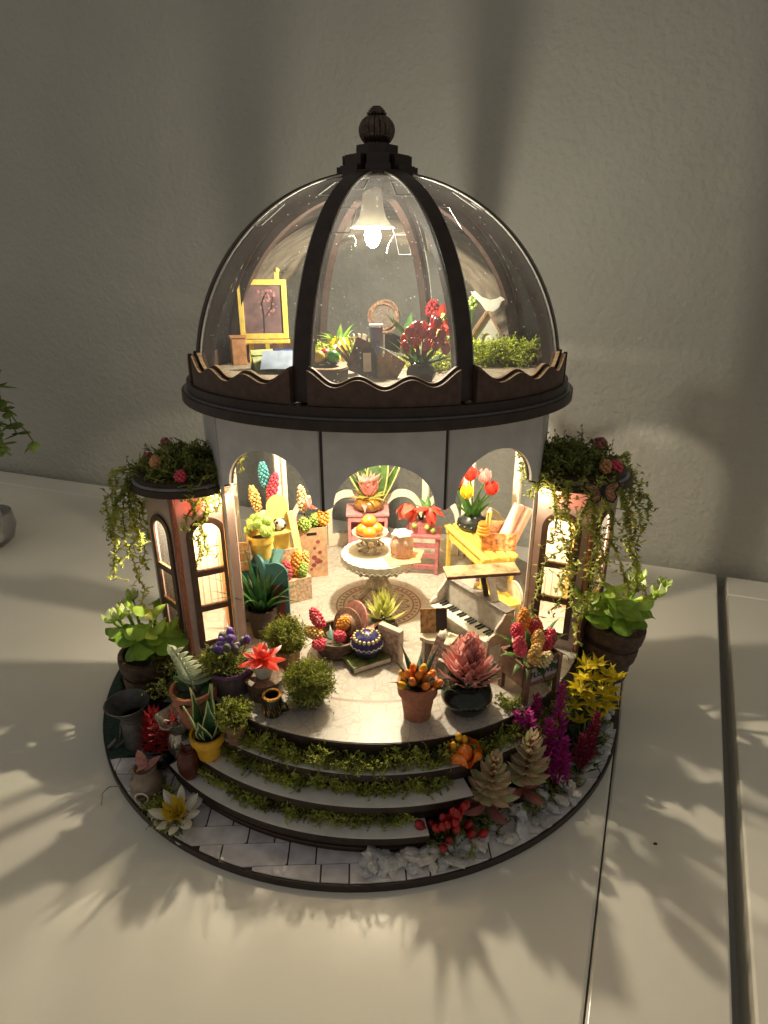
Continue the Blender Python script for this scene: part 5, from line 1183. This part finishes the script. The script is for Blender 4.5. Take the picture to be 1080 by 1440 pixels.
# ------------------------------------------------------------------ left side of the hall
t = thing('teal_screen', 'teal folding screen with rounded tops behind the strap leaved plant', 'screen', (-5.4, -2.0, F))
def scr(a, b, h):
    M, L_ = wall_frame(a, b); m = MB(); m.M = M
    out = [(0, 0), (L_, 0), (L_, h - .5)] + [(L_/2 + x*1.0, h - .5 + y) for x, y in arc(0, 0, L_/2, 0, pi, 14)[1:-1]] + [(0, h - .5)]
    hole = [(.2, .3), (L_-.2, .3), (L_-.2, 2.6), (.2, 2.6)]
    o = obj('screen_panel', m.plate(out, [hole], -.12, 0), TEAL, t, smooth=False)
    m = MB(); m.M = M; m.box(.2, L_-.2, .3, 2.6, -.08, -.05); obj('inset', m, mat('dark red inset', (.20, .04, .04), .6), o, smooth=False)
    m = MB(); m.M = M; m.bar((.2, .3, -.03), (L_-.2, 2.6, -.03), .1, .05, up=(0, 0, 1)); obj('brace', m, TEAL, o, smooth=False)
scr((-1.0, .5), (-.25, -.45), 3.8); scr((-.22, -.5), (.95, -.75), 3.7)
obj('shelf_top', MB().box(-1.1, .4, .1, 1.9, 3.25, 3.4), TEAL, t, smooth=False); obj('shelf_side', MB().box(-1.1, -.98, .1, 1.9, 0, 3.248), mat('pale teal', (.30, .52, .54), .5, .08), t, smooth=False)
t = thing('grape_plant', 'bunched round green succulent in a mustard yellow pot on the teal shelf', 'plant', (-6.0, -1.1, F + 3.41))
pot(t, .68, 1.3, mat('mustard pot', (.66, .44, .08), .5, .1, 4))
random.seed(48)
for k in range(46):
    v = rdir(.7); 
    if v.z < -.1: v.z = abs(v.z)
    obj('bead', MB().ball((v.x*.62, v.y*.6, 1.5 + v.z*.7), .19, sz=1.25, nu=8, nv=6), GREENB, t)
t = thing('wooden_crate', 'small brown slatted crate beside the mustard pot', 'crate', (-7.0, -1.6, F + 3.0), radians(15))
CR2 = mat('light crate wood', (.40, .22, .10), .6, .3, 4)
for k in range(3): obj('slat', MB().box(-.5, .5, -.42, -.36, .05 + k*.55, .5 + k*.55), CR2, t, smooth=False); obj('slat', MB().box(.44, .5, -.35, .4, .05 + k*.55, .5 + k*.55), CR2, t, smooth=False)
obj('crate_floor', MB().box(-.5, .43, -.35, .4, 0, .05), CR2, t, smooth=False)
obj('support', MB().box(-.4, .4, -.3, .3, -3.0, -.003), TEAL, t, smooth=False)
t = thing('ladder_shelf', 'yellow ladder shelf with rounded back leaning at the left of the hall', 'shelf', (-5.35, 1.6, F), radians(28))
LY = mat('pale yellow card', (.76, .60, .20), .55, .1, 3)
for x in (-.85, .72): obj('rail', MB().bar((x, -1.5, 0), (x, .55, 4.6), .14, .4, up=(1, 0, 0)), LY, t, smooth=False)
mb = MB(); mb.M = Matrix.Translation((0, .75, 0)) @ Matrix(((1, 0, 0, 0), (0, 0, -1, 0), (0, 1, 0, 0), (0, 0, 0, 1)))
mb.plate([(-.62, 0), (.62, 0), (.62, 5.0)] + [(x, 5.0 + y) for x, y in arc(0, 0, .62, 0, pi, 14)[1:-1]] + [(-.62, 5.0)], (), 0, .1); obj('back_board', mb, LY, t, smooth=False)
for z, y0 in ((.9, -1.1), (2.2, -.5), (3.5, .05)): obj('shelf_board', MB().box(-.72, .68, y0, .62, z, z + .1), LY, t, smooth=False)
for z, y0 in ((1.0, -1.1), (2.3, -.5)): obj('shelf_front', MB().box(-.7, .66, y0 - .06, y0 - .01, z - .1, z + .5), mat('flowered card', (.60, .42, .28), .6, .3, 6), t, smooth=False)
t = thing('spotted_ball', 'black and white spotted ball on the ladder shelf', 'ball', (-5.55, 2.0, F + 4.1)); 
o = obj('ball', MB().ball((0, 0, -.15), .34, nu=16, nv=10), WHITEP, t)
random.seed(49); sp = MB()
for k in range(14): v = rdir(); sp.ball(v*.30 + Vector((0, 0, -.15)), .10, nu=8, nv=5)
obj('spots', sp, BLK, t)
t = thing('tall_hyacinths', 'tall yellow, red and teal beaded flower spikes behind the ladder shelf', 'flowers', (-6.35, 2.6, F))
pot(t, .6, 2.2, TEAL, kind='tub')
for a, b, mm in (((-.45, 0, 4.5), (-.75, 0, 6.0), YELB), ((.25, 0, 5.2), (.65, .1, 6.7), PINKB), ((0, .2, 5.9), (-.1, .2, 7.3), mat('teal beads', (.08, .28, .30), .4))): hyacinth(t, a, b, mm, .27, 44, .12, (0, 0, 2.0))
leaves(t, 8, 2.6, .34, (1.1, 1.45), LEAFD, (0, 0, 2.2), bend=.4)
t = thing('kraft_bag', 'kraft paper bag printed with flowers and filled with beaded blooms', 'bag', (-4.05, 3.55, F), radians(16))
obj('front_sheet', MB().at((0, -.35, 0)).plate([(0, 0)], (), 0, 0) if False else MB().box(-.9, .9, -.4, -.36, 0, 3.2), KRAFT, t, smooth=False)
obj('back_sheet', MB().box(-.9, .9, .36, .4, 0, 3.2), KRAFT, t, smooth=False)
for x in (-.9, .86): obj('side_sheet', MB().box(x, x + .04, -.358, .358, 0, 3.2), KRAFT, t, smooth=False)
obj('handle_slot', MB().box(-.3, .3, -.41, -.402, 2.75, 2.92), BLK, t, smooth=False)
pf = MB(); random.seed(50)
for x, z, s in ((.35, 2.3, .13), (.15, 1.9, .1), (.45, 1.6, .12), (.1, 1.3, .16), (.3, 1.05, .2), (.05, .8, .15), (-.1, .55, .1), (-.5, .35, .1), (.5, 1.0, .1)): pf.at((x, -.402, z), 0, radians(90)); pf.lathe([(.001, .003), (s, .003), (s, 0), (.001, 0)], 9)
obj('flower_print', pf, mat('maroon print', (.25, .06, .06), .7, .3), t, smooth=False)
for a, b, mm, r in (((-.9, 0, 3.0), (-1.2, -.1, 4.0), PINKB, .3), ((-.3, -.2, 3.1), (-.45, -.3, 3.8), GREENB, .36), ((.3, 0, 3.2), (.3, .1, 3.9), GREENB, .3), ((.75, -.1, 3.2), (.8, -.1, 4.3), ORAB, .32), ((-.3, .3, 4.0), (-.4, .3, 5.6), mat('cream beads', (.78, .62, .34), .45), .26)):
    hyacinth(t, a, b, mm, r, 36, .13, (0, 0, 2.5))
leaves(t, 8, .6, .45, (.3, 1.0), PINKL, (.15, .1, 4.3), bend=-.6, cup=.25, shape='round', r0=.05, name='petal')
leaves(t, 7, .9, .3, (.5, 1.2), LEAFM, (0, 0, 3.1), bend=.5)
t = thing('posy_basket', 'low basket of pink, yellow and lime beaded posies at the foot of the ladder', 'basket', (-4.55, .55, F), radians(30))
obj('tub', MB().box(-.75, .75, -.35, .35, 0, 1.4), mat('flowered card', (.60, .42, .28), .6, .3, 6), t, smooth=False, bev=.02)
for a, b, mm in (((-.5, 0, 1.4), (-.6, -.1, 2.5), PINKB), ((0, .1, 1.5), (.1, .1, 2.9), ORAB), ((.3, -.1, 1.4), (.4, -.1, 2.2), GREENB), ((.5, .2, 1.5), (.7, .2, 2.7), YELB)): hyacinth(t, a, b, mm, .26, 40, .12)

# ------------------------------------------------------------------ upper floor under the dome
random.seed(60)
t = thing('easel', 'yellow wooden easel holding a framed dark branch painting under the dome', 'easel', (-5.75, 2.6, U), radians(6))
fz0, fz1 = 1.2, 4.0
for x in (-.85, .65): obj('post', MB().box(x, x + .22, .0, .14, 0, 4.35), YELW, t, smooth=False)
obj('rear_leg', MB().bar((0, .1, 3.8), (0, 1.4, 0), .2, .14), YELW, t, smooth=False)
obj('ledge', MB().box(-1.25, 1.25, -.35, -.003, .98, 1.15), YELW, t, smooth=False, bev=.02)
for b in ((-1.2, -.95, fz0, fz1), (.95, 1.2, fz0, fz1), (-.95, .95, fz0, fz0 + .25), (-.95, .95, fz1 - .25, fz1)): obj('frame_bar', MB().box(b[0], b[1], -.2, -.05, b[2], b[3]), YELW, t, smooth=False, bev=.015)
pc = obj('picture', MB().box(-.948, .948, -.14, -.06, fz0 + .252, fz1 - .252), mat('mauve print', (.16, .10, .10), .5, .3, 1.5), t, smooth=False)
bm_ = MB(); bm_.tube([(0, -.143, 1.5), (.05, -.143, 2.3), (-.05, -.143, 2.9), (.2, -.143, 3.4)], .03, 4); bm_.tube([(.05, -.143, 2.2), (.45, -.143, 2.7), (.5, -.143, 3.2)], .02, 4)
obj('branch', bm_, BLK, pc)
blm = MB()
for k in range(26): blm.ball((rnd(-.2, .65), -.142, rnd(2.3, 3.5)), rnd(.04, .09), sy=.15, nu=6, nv=4)
obj('blossoms', blm, mat('pink blossom print', (.42, .18, .18), .6), pc)
obj('finial_knob', MB().ball((.78, .05, 4.42), .13), YELW, t)
t = thing('wooden_boxes', 'orange brown wooden block behind the easel', 'block', (-7.0, 1.9, U), radians(20)); obj('block', MB().box(-.35, .35, -.3, .3, 0, 1.3), mat('orange wood', (.42, .20, .08), .6, .2), t, smooth=False, bev=.03); obj('lid_board', MB().box(-.4, .4, -.35, .35, 1.303, 1.4), mat('orange wood', (.42, .20, .08), .6, .2), t, smooth=False)
t = thing('picnic_cloth', 'pale blue draped cloth on the dome floor before the easel', 'cloth', (-4.0, -.6, U))
mb = MB(); nx, ny = 14, 10; vs = []; fs = []
for i in range(nx + 1):
    for j in range(ny + 1):
        x = -1.3 + 2.6*i/nx; y = -.9 + 1.8*j/ny; h = max(.02, 1.15 - 1.0*abs(y) - .5*max(0, x)) * .8 + .10*noise.noise(Vector((x*2, y*2, 3))) + .04; vs.append((x, y, max(.02, h)))
for i in range(nx):
    for j in range(ny): q = i*(ny+1)+j; fs.append((q, q+ny+1, q+ny+2, q+1))
obj('cloth', mb.add(vs, fs), mat('pale blue cloth', (.36, .42, .52), .6, .2, 1.2), t)
t = thing('blue_book', 'dark blue book tilted on the cloth under the easel', 'book', (-4.2, .75, U + .5), radians(-10), rx=radians(18)); obj('cover', MB().box(-.9, .9, -.5, .5, 0, .2), mat('dark blue cover', (.03, .06, .20), .5), t, smooth=False, bev=.02); obj('pages', MB().box(-.87, .87, -.51, .47, .04, .16), PAPERW, t, smooth=False); 
t = thing('lime_cushion', 'lime green folded card left of the blue cloth', 'card', (-5.2, -.4, U), radians(30)); obj('card', MB().at((0, 0, .0), 0, radians(-35)).box(-.55, .55, -.05, .05, 0, 1.1), mat('lime card', (.34, .38, .14), .6, .15), t, smooth=False); obj('card_back', MB().at((0, .9, 0), 0, radians(35)).box(-.5, .5, -.05, .05, 0, .9), mat('lime card', (.34, .38, .14), .6, .15), t, smooth=False)
t = thing('wood_slice', 'round wooden slice table with dark bark under the dome', 'wood slice', (-2.1, -3.4, U)); obj('slab', MB().lathe([(.001, 0), (.85, 0), (.9, .55), (.001, .56)], 28, wob=lambda a, j: 1 + .03*sin(5*a)), DKPOT, t); obj('slab_top', MB().lathe([(.86, .562), (.86, .62), (.001, .63)], 28, wob=lambda a, j: 1 + .03*sin(5*a)), mat('sawn wood', (.45, .28, .13), .6, .3, 3), t)
t = thing('ball_dish', 'small dark dish on the wooden slice', 'dish', (-2.15, -3.3, U + .64)); obj('dish', MB().lathe([(.001, 0), (.3, 0), (.6, .1), (.55, .12), (.001, .04)], 24), DKPOT, t)
for p, mm, lb in (((-.3, -.1, .36), mat('yellow ball', (.80, .52, .03), .35), 'yellow ball in the dish on the wooden slice'), ((-.05, .25, .4), mat('red ball', (.60, .03, .03), .35), 'red ball in the dish on the wooden slice'), ((.3, -.05, .36), mat('green ball', (.06, .36, .04), .35), 'green ball in the dish on the wooden slice')):
    tag(obj('ball', MB().ball((-2.15 + p[0], -3.3 + p[1], U + .64 + p[2]), .29, nu=14, nv=9), mm), lb, 'ball', 'balls in the dish')
t = thing('yellow_pot_plant', 'green leafy plant in a bright yellow pot under the dome', 'plant', (-2.05, 3.3, U + .35)); pot(t, .62, .85, mat('bright yellow pot', (.85, .60, .02), .4, .05), kind='bowl'); leaves(t, 10, 1.2, .34, (.3, 1.3), LEAF, (0, 0, .7), bend=.6, cup=.2, jit=.4)
obj('pot_stand', MB().box(-.5, .5, -.4, .4, -.35, -.003), CR2, t, smooth=False)
t = thing('open_book', 'large open brown book standing fanned on the dome floor', 'book', (-.75, -2.0, U), radians(8))
PGS = mat('old pages', (.50, .40, .28), .7, .25, 4)
for k in range(7):
    a = radians(-42 + 9*k); obj('page', MB().at((0, .08*k, .0), radians(-12 + 3*k), 0, a).box(-.03, .0, -.1, .75, .05, 1.75), PGS if k % 2 else PAPERW, t, smooth=False)
obj('cover', MB().at((.05, -.25, 0), radians(20), 0, radians(24)).box(-.9, .35, -.03, .03, .05, 1.5), mat('dark brown cover', (.10, .06, .045), .5, .4, 4), t, smooth=False)
obj('cover', MB().at((.6, -.3, 0), radians(-25), 0, radians(30)).box(-.1, .9, -.03, .03, .05, 1.3), mat('tan cover', (.34, .22, .14), .6, .3), t, smooth=False)
t = thing('blue_tube', 'slate blue paper tube with white cap standing beside the open book', 'tube', (-.05, -1.9, U)); obj('tube', MB().lathe([(.001, 0), (.29, 0), (.29, 2.15), (.001, 2.15)], 20), mat('slate blue paper', (.14, .17, .28), .45, .2, 2), t); obj('cap', MB().lathe([(.3, 2.1), (.31, 2.22), (.001, 2.23)], 20), WHITEP, t); obj('label', MB().lathe([(.294, .1), (.294, .9)], 20), mat('brown label', (.22, .14, .08), .6, .4, 5), t)
t = thing('dark_bottle', 'dark picture card leaning on the blue tube', 'card', (-.35, -2.35, U), radians(10), rx=radians(-8)); obj('card', MB().box(-.35, .35, -.03, .03, 0, 1.25), BLK, t, smooth=False); obj('print', MB().box(-.25, .1, -.035, -.031, .25, 1.05), PAPERW, t, smooth=False)
t = thing('wicker_wreath', 'round brown wicker wreath at the back of the dome', 'wreath', (.3, 5.2, U + 2.1), 0, rx=radians(80))
random.seed(61); mb = MB()
for k in range(16): mb.tube([((.75 + .12*sin(5*a + k))*cos(a), (.75 + .12*sin(5*a + k))*sin(a), .14*cos(7*a + k*2)) for a in [2*pi*i/40 for i in range(41)]], .035, 4)
tag(obj('twigs', mb, mat('wicker', (.22, .13, .08), .7, .3, 5), t), None, None, None, 'stuff'); obj('mesh_back', MB().lathe([(.001, -.05), (.7, -.05), (.7, -.02), (.001, -.02)], 24), mat('lace brown', (.10, .075, .055), .8, .4, 9), t); obj('stake', MB().tube([(0, -.8, 0), (0, -2.05, .35)], .06, 6), DKPOT, t)
t = thing('red_berry_vase', 'glossy red berries and dark leaves in a round dark vase inside the dome front', 'vase', (1.85, -3.7, U)); pot(t, .62, .85, mat('olive dark glaze', (.05, .04, .02), .15, .2, coat=.4), kind='round', soil=False)
RB = mat('bright red berry', (.66, .05, .04), .25, .2, 3, coat=.4)
for k in range(22):
    s = k/22; a = k*2.4; q = rnd(.5, 1.0)*(1 - s*.45); b = Vector((q*cos(a)*1.2 + .1, q*sin(a)*.7, rnd(-.15, .15) + 1.35 + 1.15*s)); obj('stem', MB().tube([(0, 0, .7), b*.7, b], .03, 4), DRED, t); obj('berry', MB().ball(b, .2, sz=1.2, nu=10, nv=7), RB, t)
leaves(t, 10, 1.9, .3, (.3, 1.2), LEAFM, (0, 0, .75), bend=.2, cup=.2, jit=.4)
t = thing('red_orchid', 'coral red orchid blossoms with green beads in a white cup inside the dome', 'flowers', (3.2, .6, U)); obj('cup', MB().lathe([(.001, 0), (.35, 0), (.42, .7), (.36, .7), (.001, .6)], 20), WHITEP, t); obj('stem', MB().tube([(0, 0, .6), (-.1, 0, 1.5), (-.15, -.1, 2.4)], .05, 6), LEAFM, t)
for c, s in (((-.1, -.15, 2.35), .62), ((-.3, -.25, 1.65), .62), ((.15, -.2, 1.35), .5)):
    for k in range(5): mb = MB(); mb.M = Matrix.Translation(c) @ Euler((radians(75), 0, rnd(-.3, .3))).to_matrix().to_4x4(); mb.blade((0, 0, 0), k*2*pi/5 + .3, .2, s, s*.75, bend=-.2, cup=.18, rows=6, shape='round'); obj('petal', mb, REDP, t)
    mb = MB(); cluster(mb, (c[0], c[1] - .15, c[2] - .1), (c[0], c[1] - .2, c[2] + .15), .1, 10, .08); obj('flower_centre', mb, GREENB, t)
t = thing('dark_red_flower', 'dark red blossom spray at the back of the dome beside a rib', 'flowers', (2.9, 4.2, U)); obj('stem', MB().tube([(0, 0, 0), (0, 0, 2.4)], .05, 5), LEAFD, t); mb = MB(); cluster(mb, (-.1, 0, 2.2), (0, 0, 2.95), .3, 30, .11); obj('bloom', mb, DRED, t); leaves(t, 6, .7, .3, (.3, 1), DRED, (0, 0, 2.1), bend=.5)
leaves(t, 5, 1.6, .5, (.8, 1.2), LEAFM, (-1.4, .2, 1.2), bend=.6)
t = thing('sprig', 'tiny pale green bud sprig beside the front right rib', 'plant', (4.75, 2.9, U)); obj('stem', MB().tube([(0, 0, 0), (.05, 0, 3.0)], .05, 5), LEAFM, t); mb = MB(); cluster(mb, (0, 0, 2.6), (.05, 0, 3.2), .18, 14, .11); obj('buds', mb, GREENB, t)
t = thing('birdhouse', 'white birdhouse with brown pitched roof standing in the moss', 'birdhouse', (5.5, 2.7, U + .15), radians(-6))
mb = MB(); mb.M = Matrix(((1, 0, 0, 0), (0, 0, -1, 0), (0, 1, 0, 0), (0, 0, 0, 1)))
hole = [(.0 + .22*cos(a), 1.05 + .28*sin(a)) for a in [2*pi*i/18 for i in range(18)]]
mb.plate([(-.62, .3), (.62, .3), (.62, 1.35), (0, 2.3), (-.62, 1.35)], [hole], .35, .42); obj('front', mb, WHITEP, t, smooth=False)
obj('box_body', MB().box(-.6, .6, -.34, .4, .3, 1.3), CREAM, t, smooth=False)
for s in (-1, 1): obj('roof', MB().bar((s*.78, 0, 1.15), (s*.02, 0, 2.38), 1.1, .1, up=(s, 0, .6)), mat('roof wood', (.30, .18, .10), .6, .3), t, smooth=False)
obj('perch', MB().tube([(0, -.4, .6), (0, -.7, .6)], .05, 6), CR2, t)
t = thing('white_bird', 'white cut out bird perched on the birdhouse roof', 'bird', (5.55, 2.6, U + 2.5), radians(-12))
mb = MB(); mb.M = Matrix(((1, 0, 0, 0), (0, 0, -1, 0), (0, 1, 0, 0), (0, 0, 0, 1)))
mb.plate([(-.1, .0), (.25, .0), (.5, .2), (.62, .5), (.78, .56), (.66, .66), (.52, .72), (.38, .62), (.05, .55), (-.35, .68), (-.75, 1.0), (-.8, .92), (-.95, .95), (-.85, .75), (-.45, .42), (-.2, .1)], (), -.05, .05); obj('bird_body', mb, WHITEP, t, smooth=False, bev=.02)
for pts, nn, lb, mm in (([(5.2, 1.5, U), (6.0, 1.6, U), (6.8, 2.2, U), (6.5, 2.9, U), (4.7, 2.4, U), (6.9, 1.2, U)], 1000, 'lime green moss mound around the birdhouse', MOSSL), ([(2.6, .2, U), (1.9, -.6, U), (3.2, -.4, U), (2.4, 1.2, U)], 420, 'lime green moss patch behind the red berry vase', MOSSL), ([(-2.6, 3.0, U), (-1.5, 3.6, U), (-3.2, 3.6, U), (-.8, 4.2, U)], 420, 'lime green moss at the foot of the yellow pot', MOSSL)):
    tag(obj('moss_patch', moss(MB(), nn, bed_sampler(pts, .8, 1.05 if nn > 900 else .75), .5, .024, 5), mm, smooth=False), lb, 'moss', None, 'stuff')

# ------------------------------------------------------------------ beside the pavilion on the table
t = thing('glass_bowl', 'clear glass bowl standing at the left edge of the table', 'bowl', (-32.9, 16.6, 0))
obj('bowl_body', MB().lathe([(.001, 0), (1.6, 0), (2.2, .5), (2.55, 1.6), (2.4, 2.8), (2.3, 2.8), (2.4, 1.6), (2.0, .6), (.001, .35)], 40), thin_glass('clear glass', (.93, .93, .95), haze=.18), t)
random.seed(70); mb = MB()
for k in range(26): a = rnd(0, 6.3); q = rnd(0, 1.8); mb.ball((q*cos(a), q*sin(a), rnd(.7, 2.0)), rnd(.25, .45), nu=8, nv=5)
tag(obj('glass_beads', mb, thin_glass('clear beads', (.95, .93, .95), haze=.3), t), None, None, None, 'stuff')
t = thing('ivy_plant', 'trailing green ivy hanging in at the left edge of the photo', 'plant', (-35.6, 19.6, 1.2)); IVY = mat('ivy leaf', (.20, .28, .07), .5, .3, .6, trans=.35)
obj('pot', MB().lathe([(.001, -1.2), (2.2, -1.2), (3.0, 11.5), (3.2, 11.5), (3.2, 13), (2.8, 13), (.001, 12)], 30), WHITE, t)
random.seed(71)
for k in range(6):
    a = rnd(-.9, .5); pts = [Vector((1.5*cos(a), 1.5*sin(a), 12.5)), Vector((3.4*cos(a), 3.4*sin(a), 13.4 + rnd(-.5, .5)))]
    for i in range(7): pts.append(pts[-1] + Vector((rnd(.0, .7)*cos(a), rnd(.0, .7)*sin(a), -rnd(.7, 1.15))))
    obj('stem', MB().tube(pts, .05, 4), IVY, t)
    for p in pts[1:]:
        for q in range(2): obj('leaf', MB().blade(p, rnd(0, 6.3), rnd(-.8, .5), rnd(.9, 1.5), rnd(.7, 1.1), bend=.5, cup=.12, rows=5, shape='fat'), IVY, t)
tag(obj('crumb', MB().ball((11.05, -11.8, .03), .06, sx=1.5, sz=.5), DARK), 'tiny dark crumb lying on the white table at the right', 'crumb')
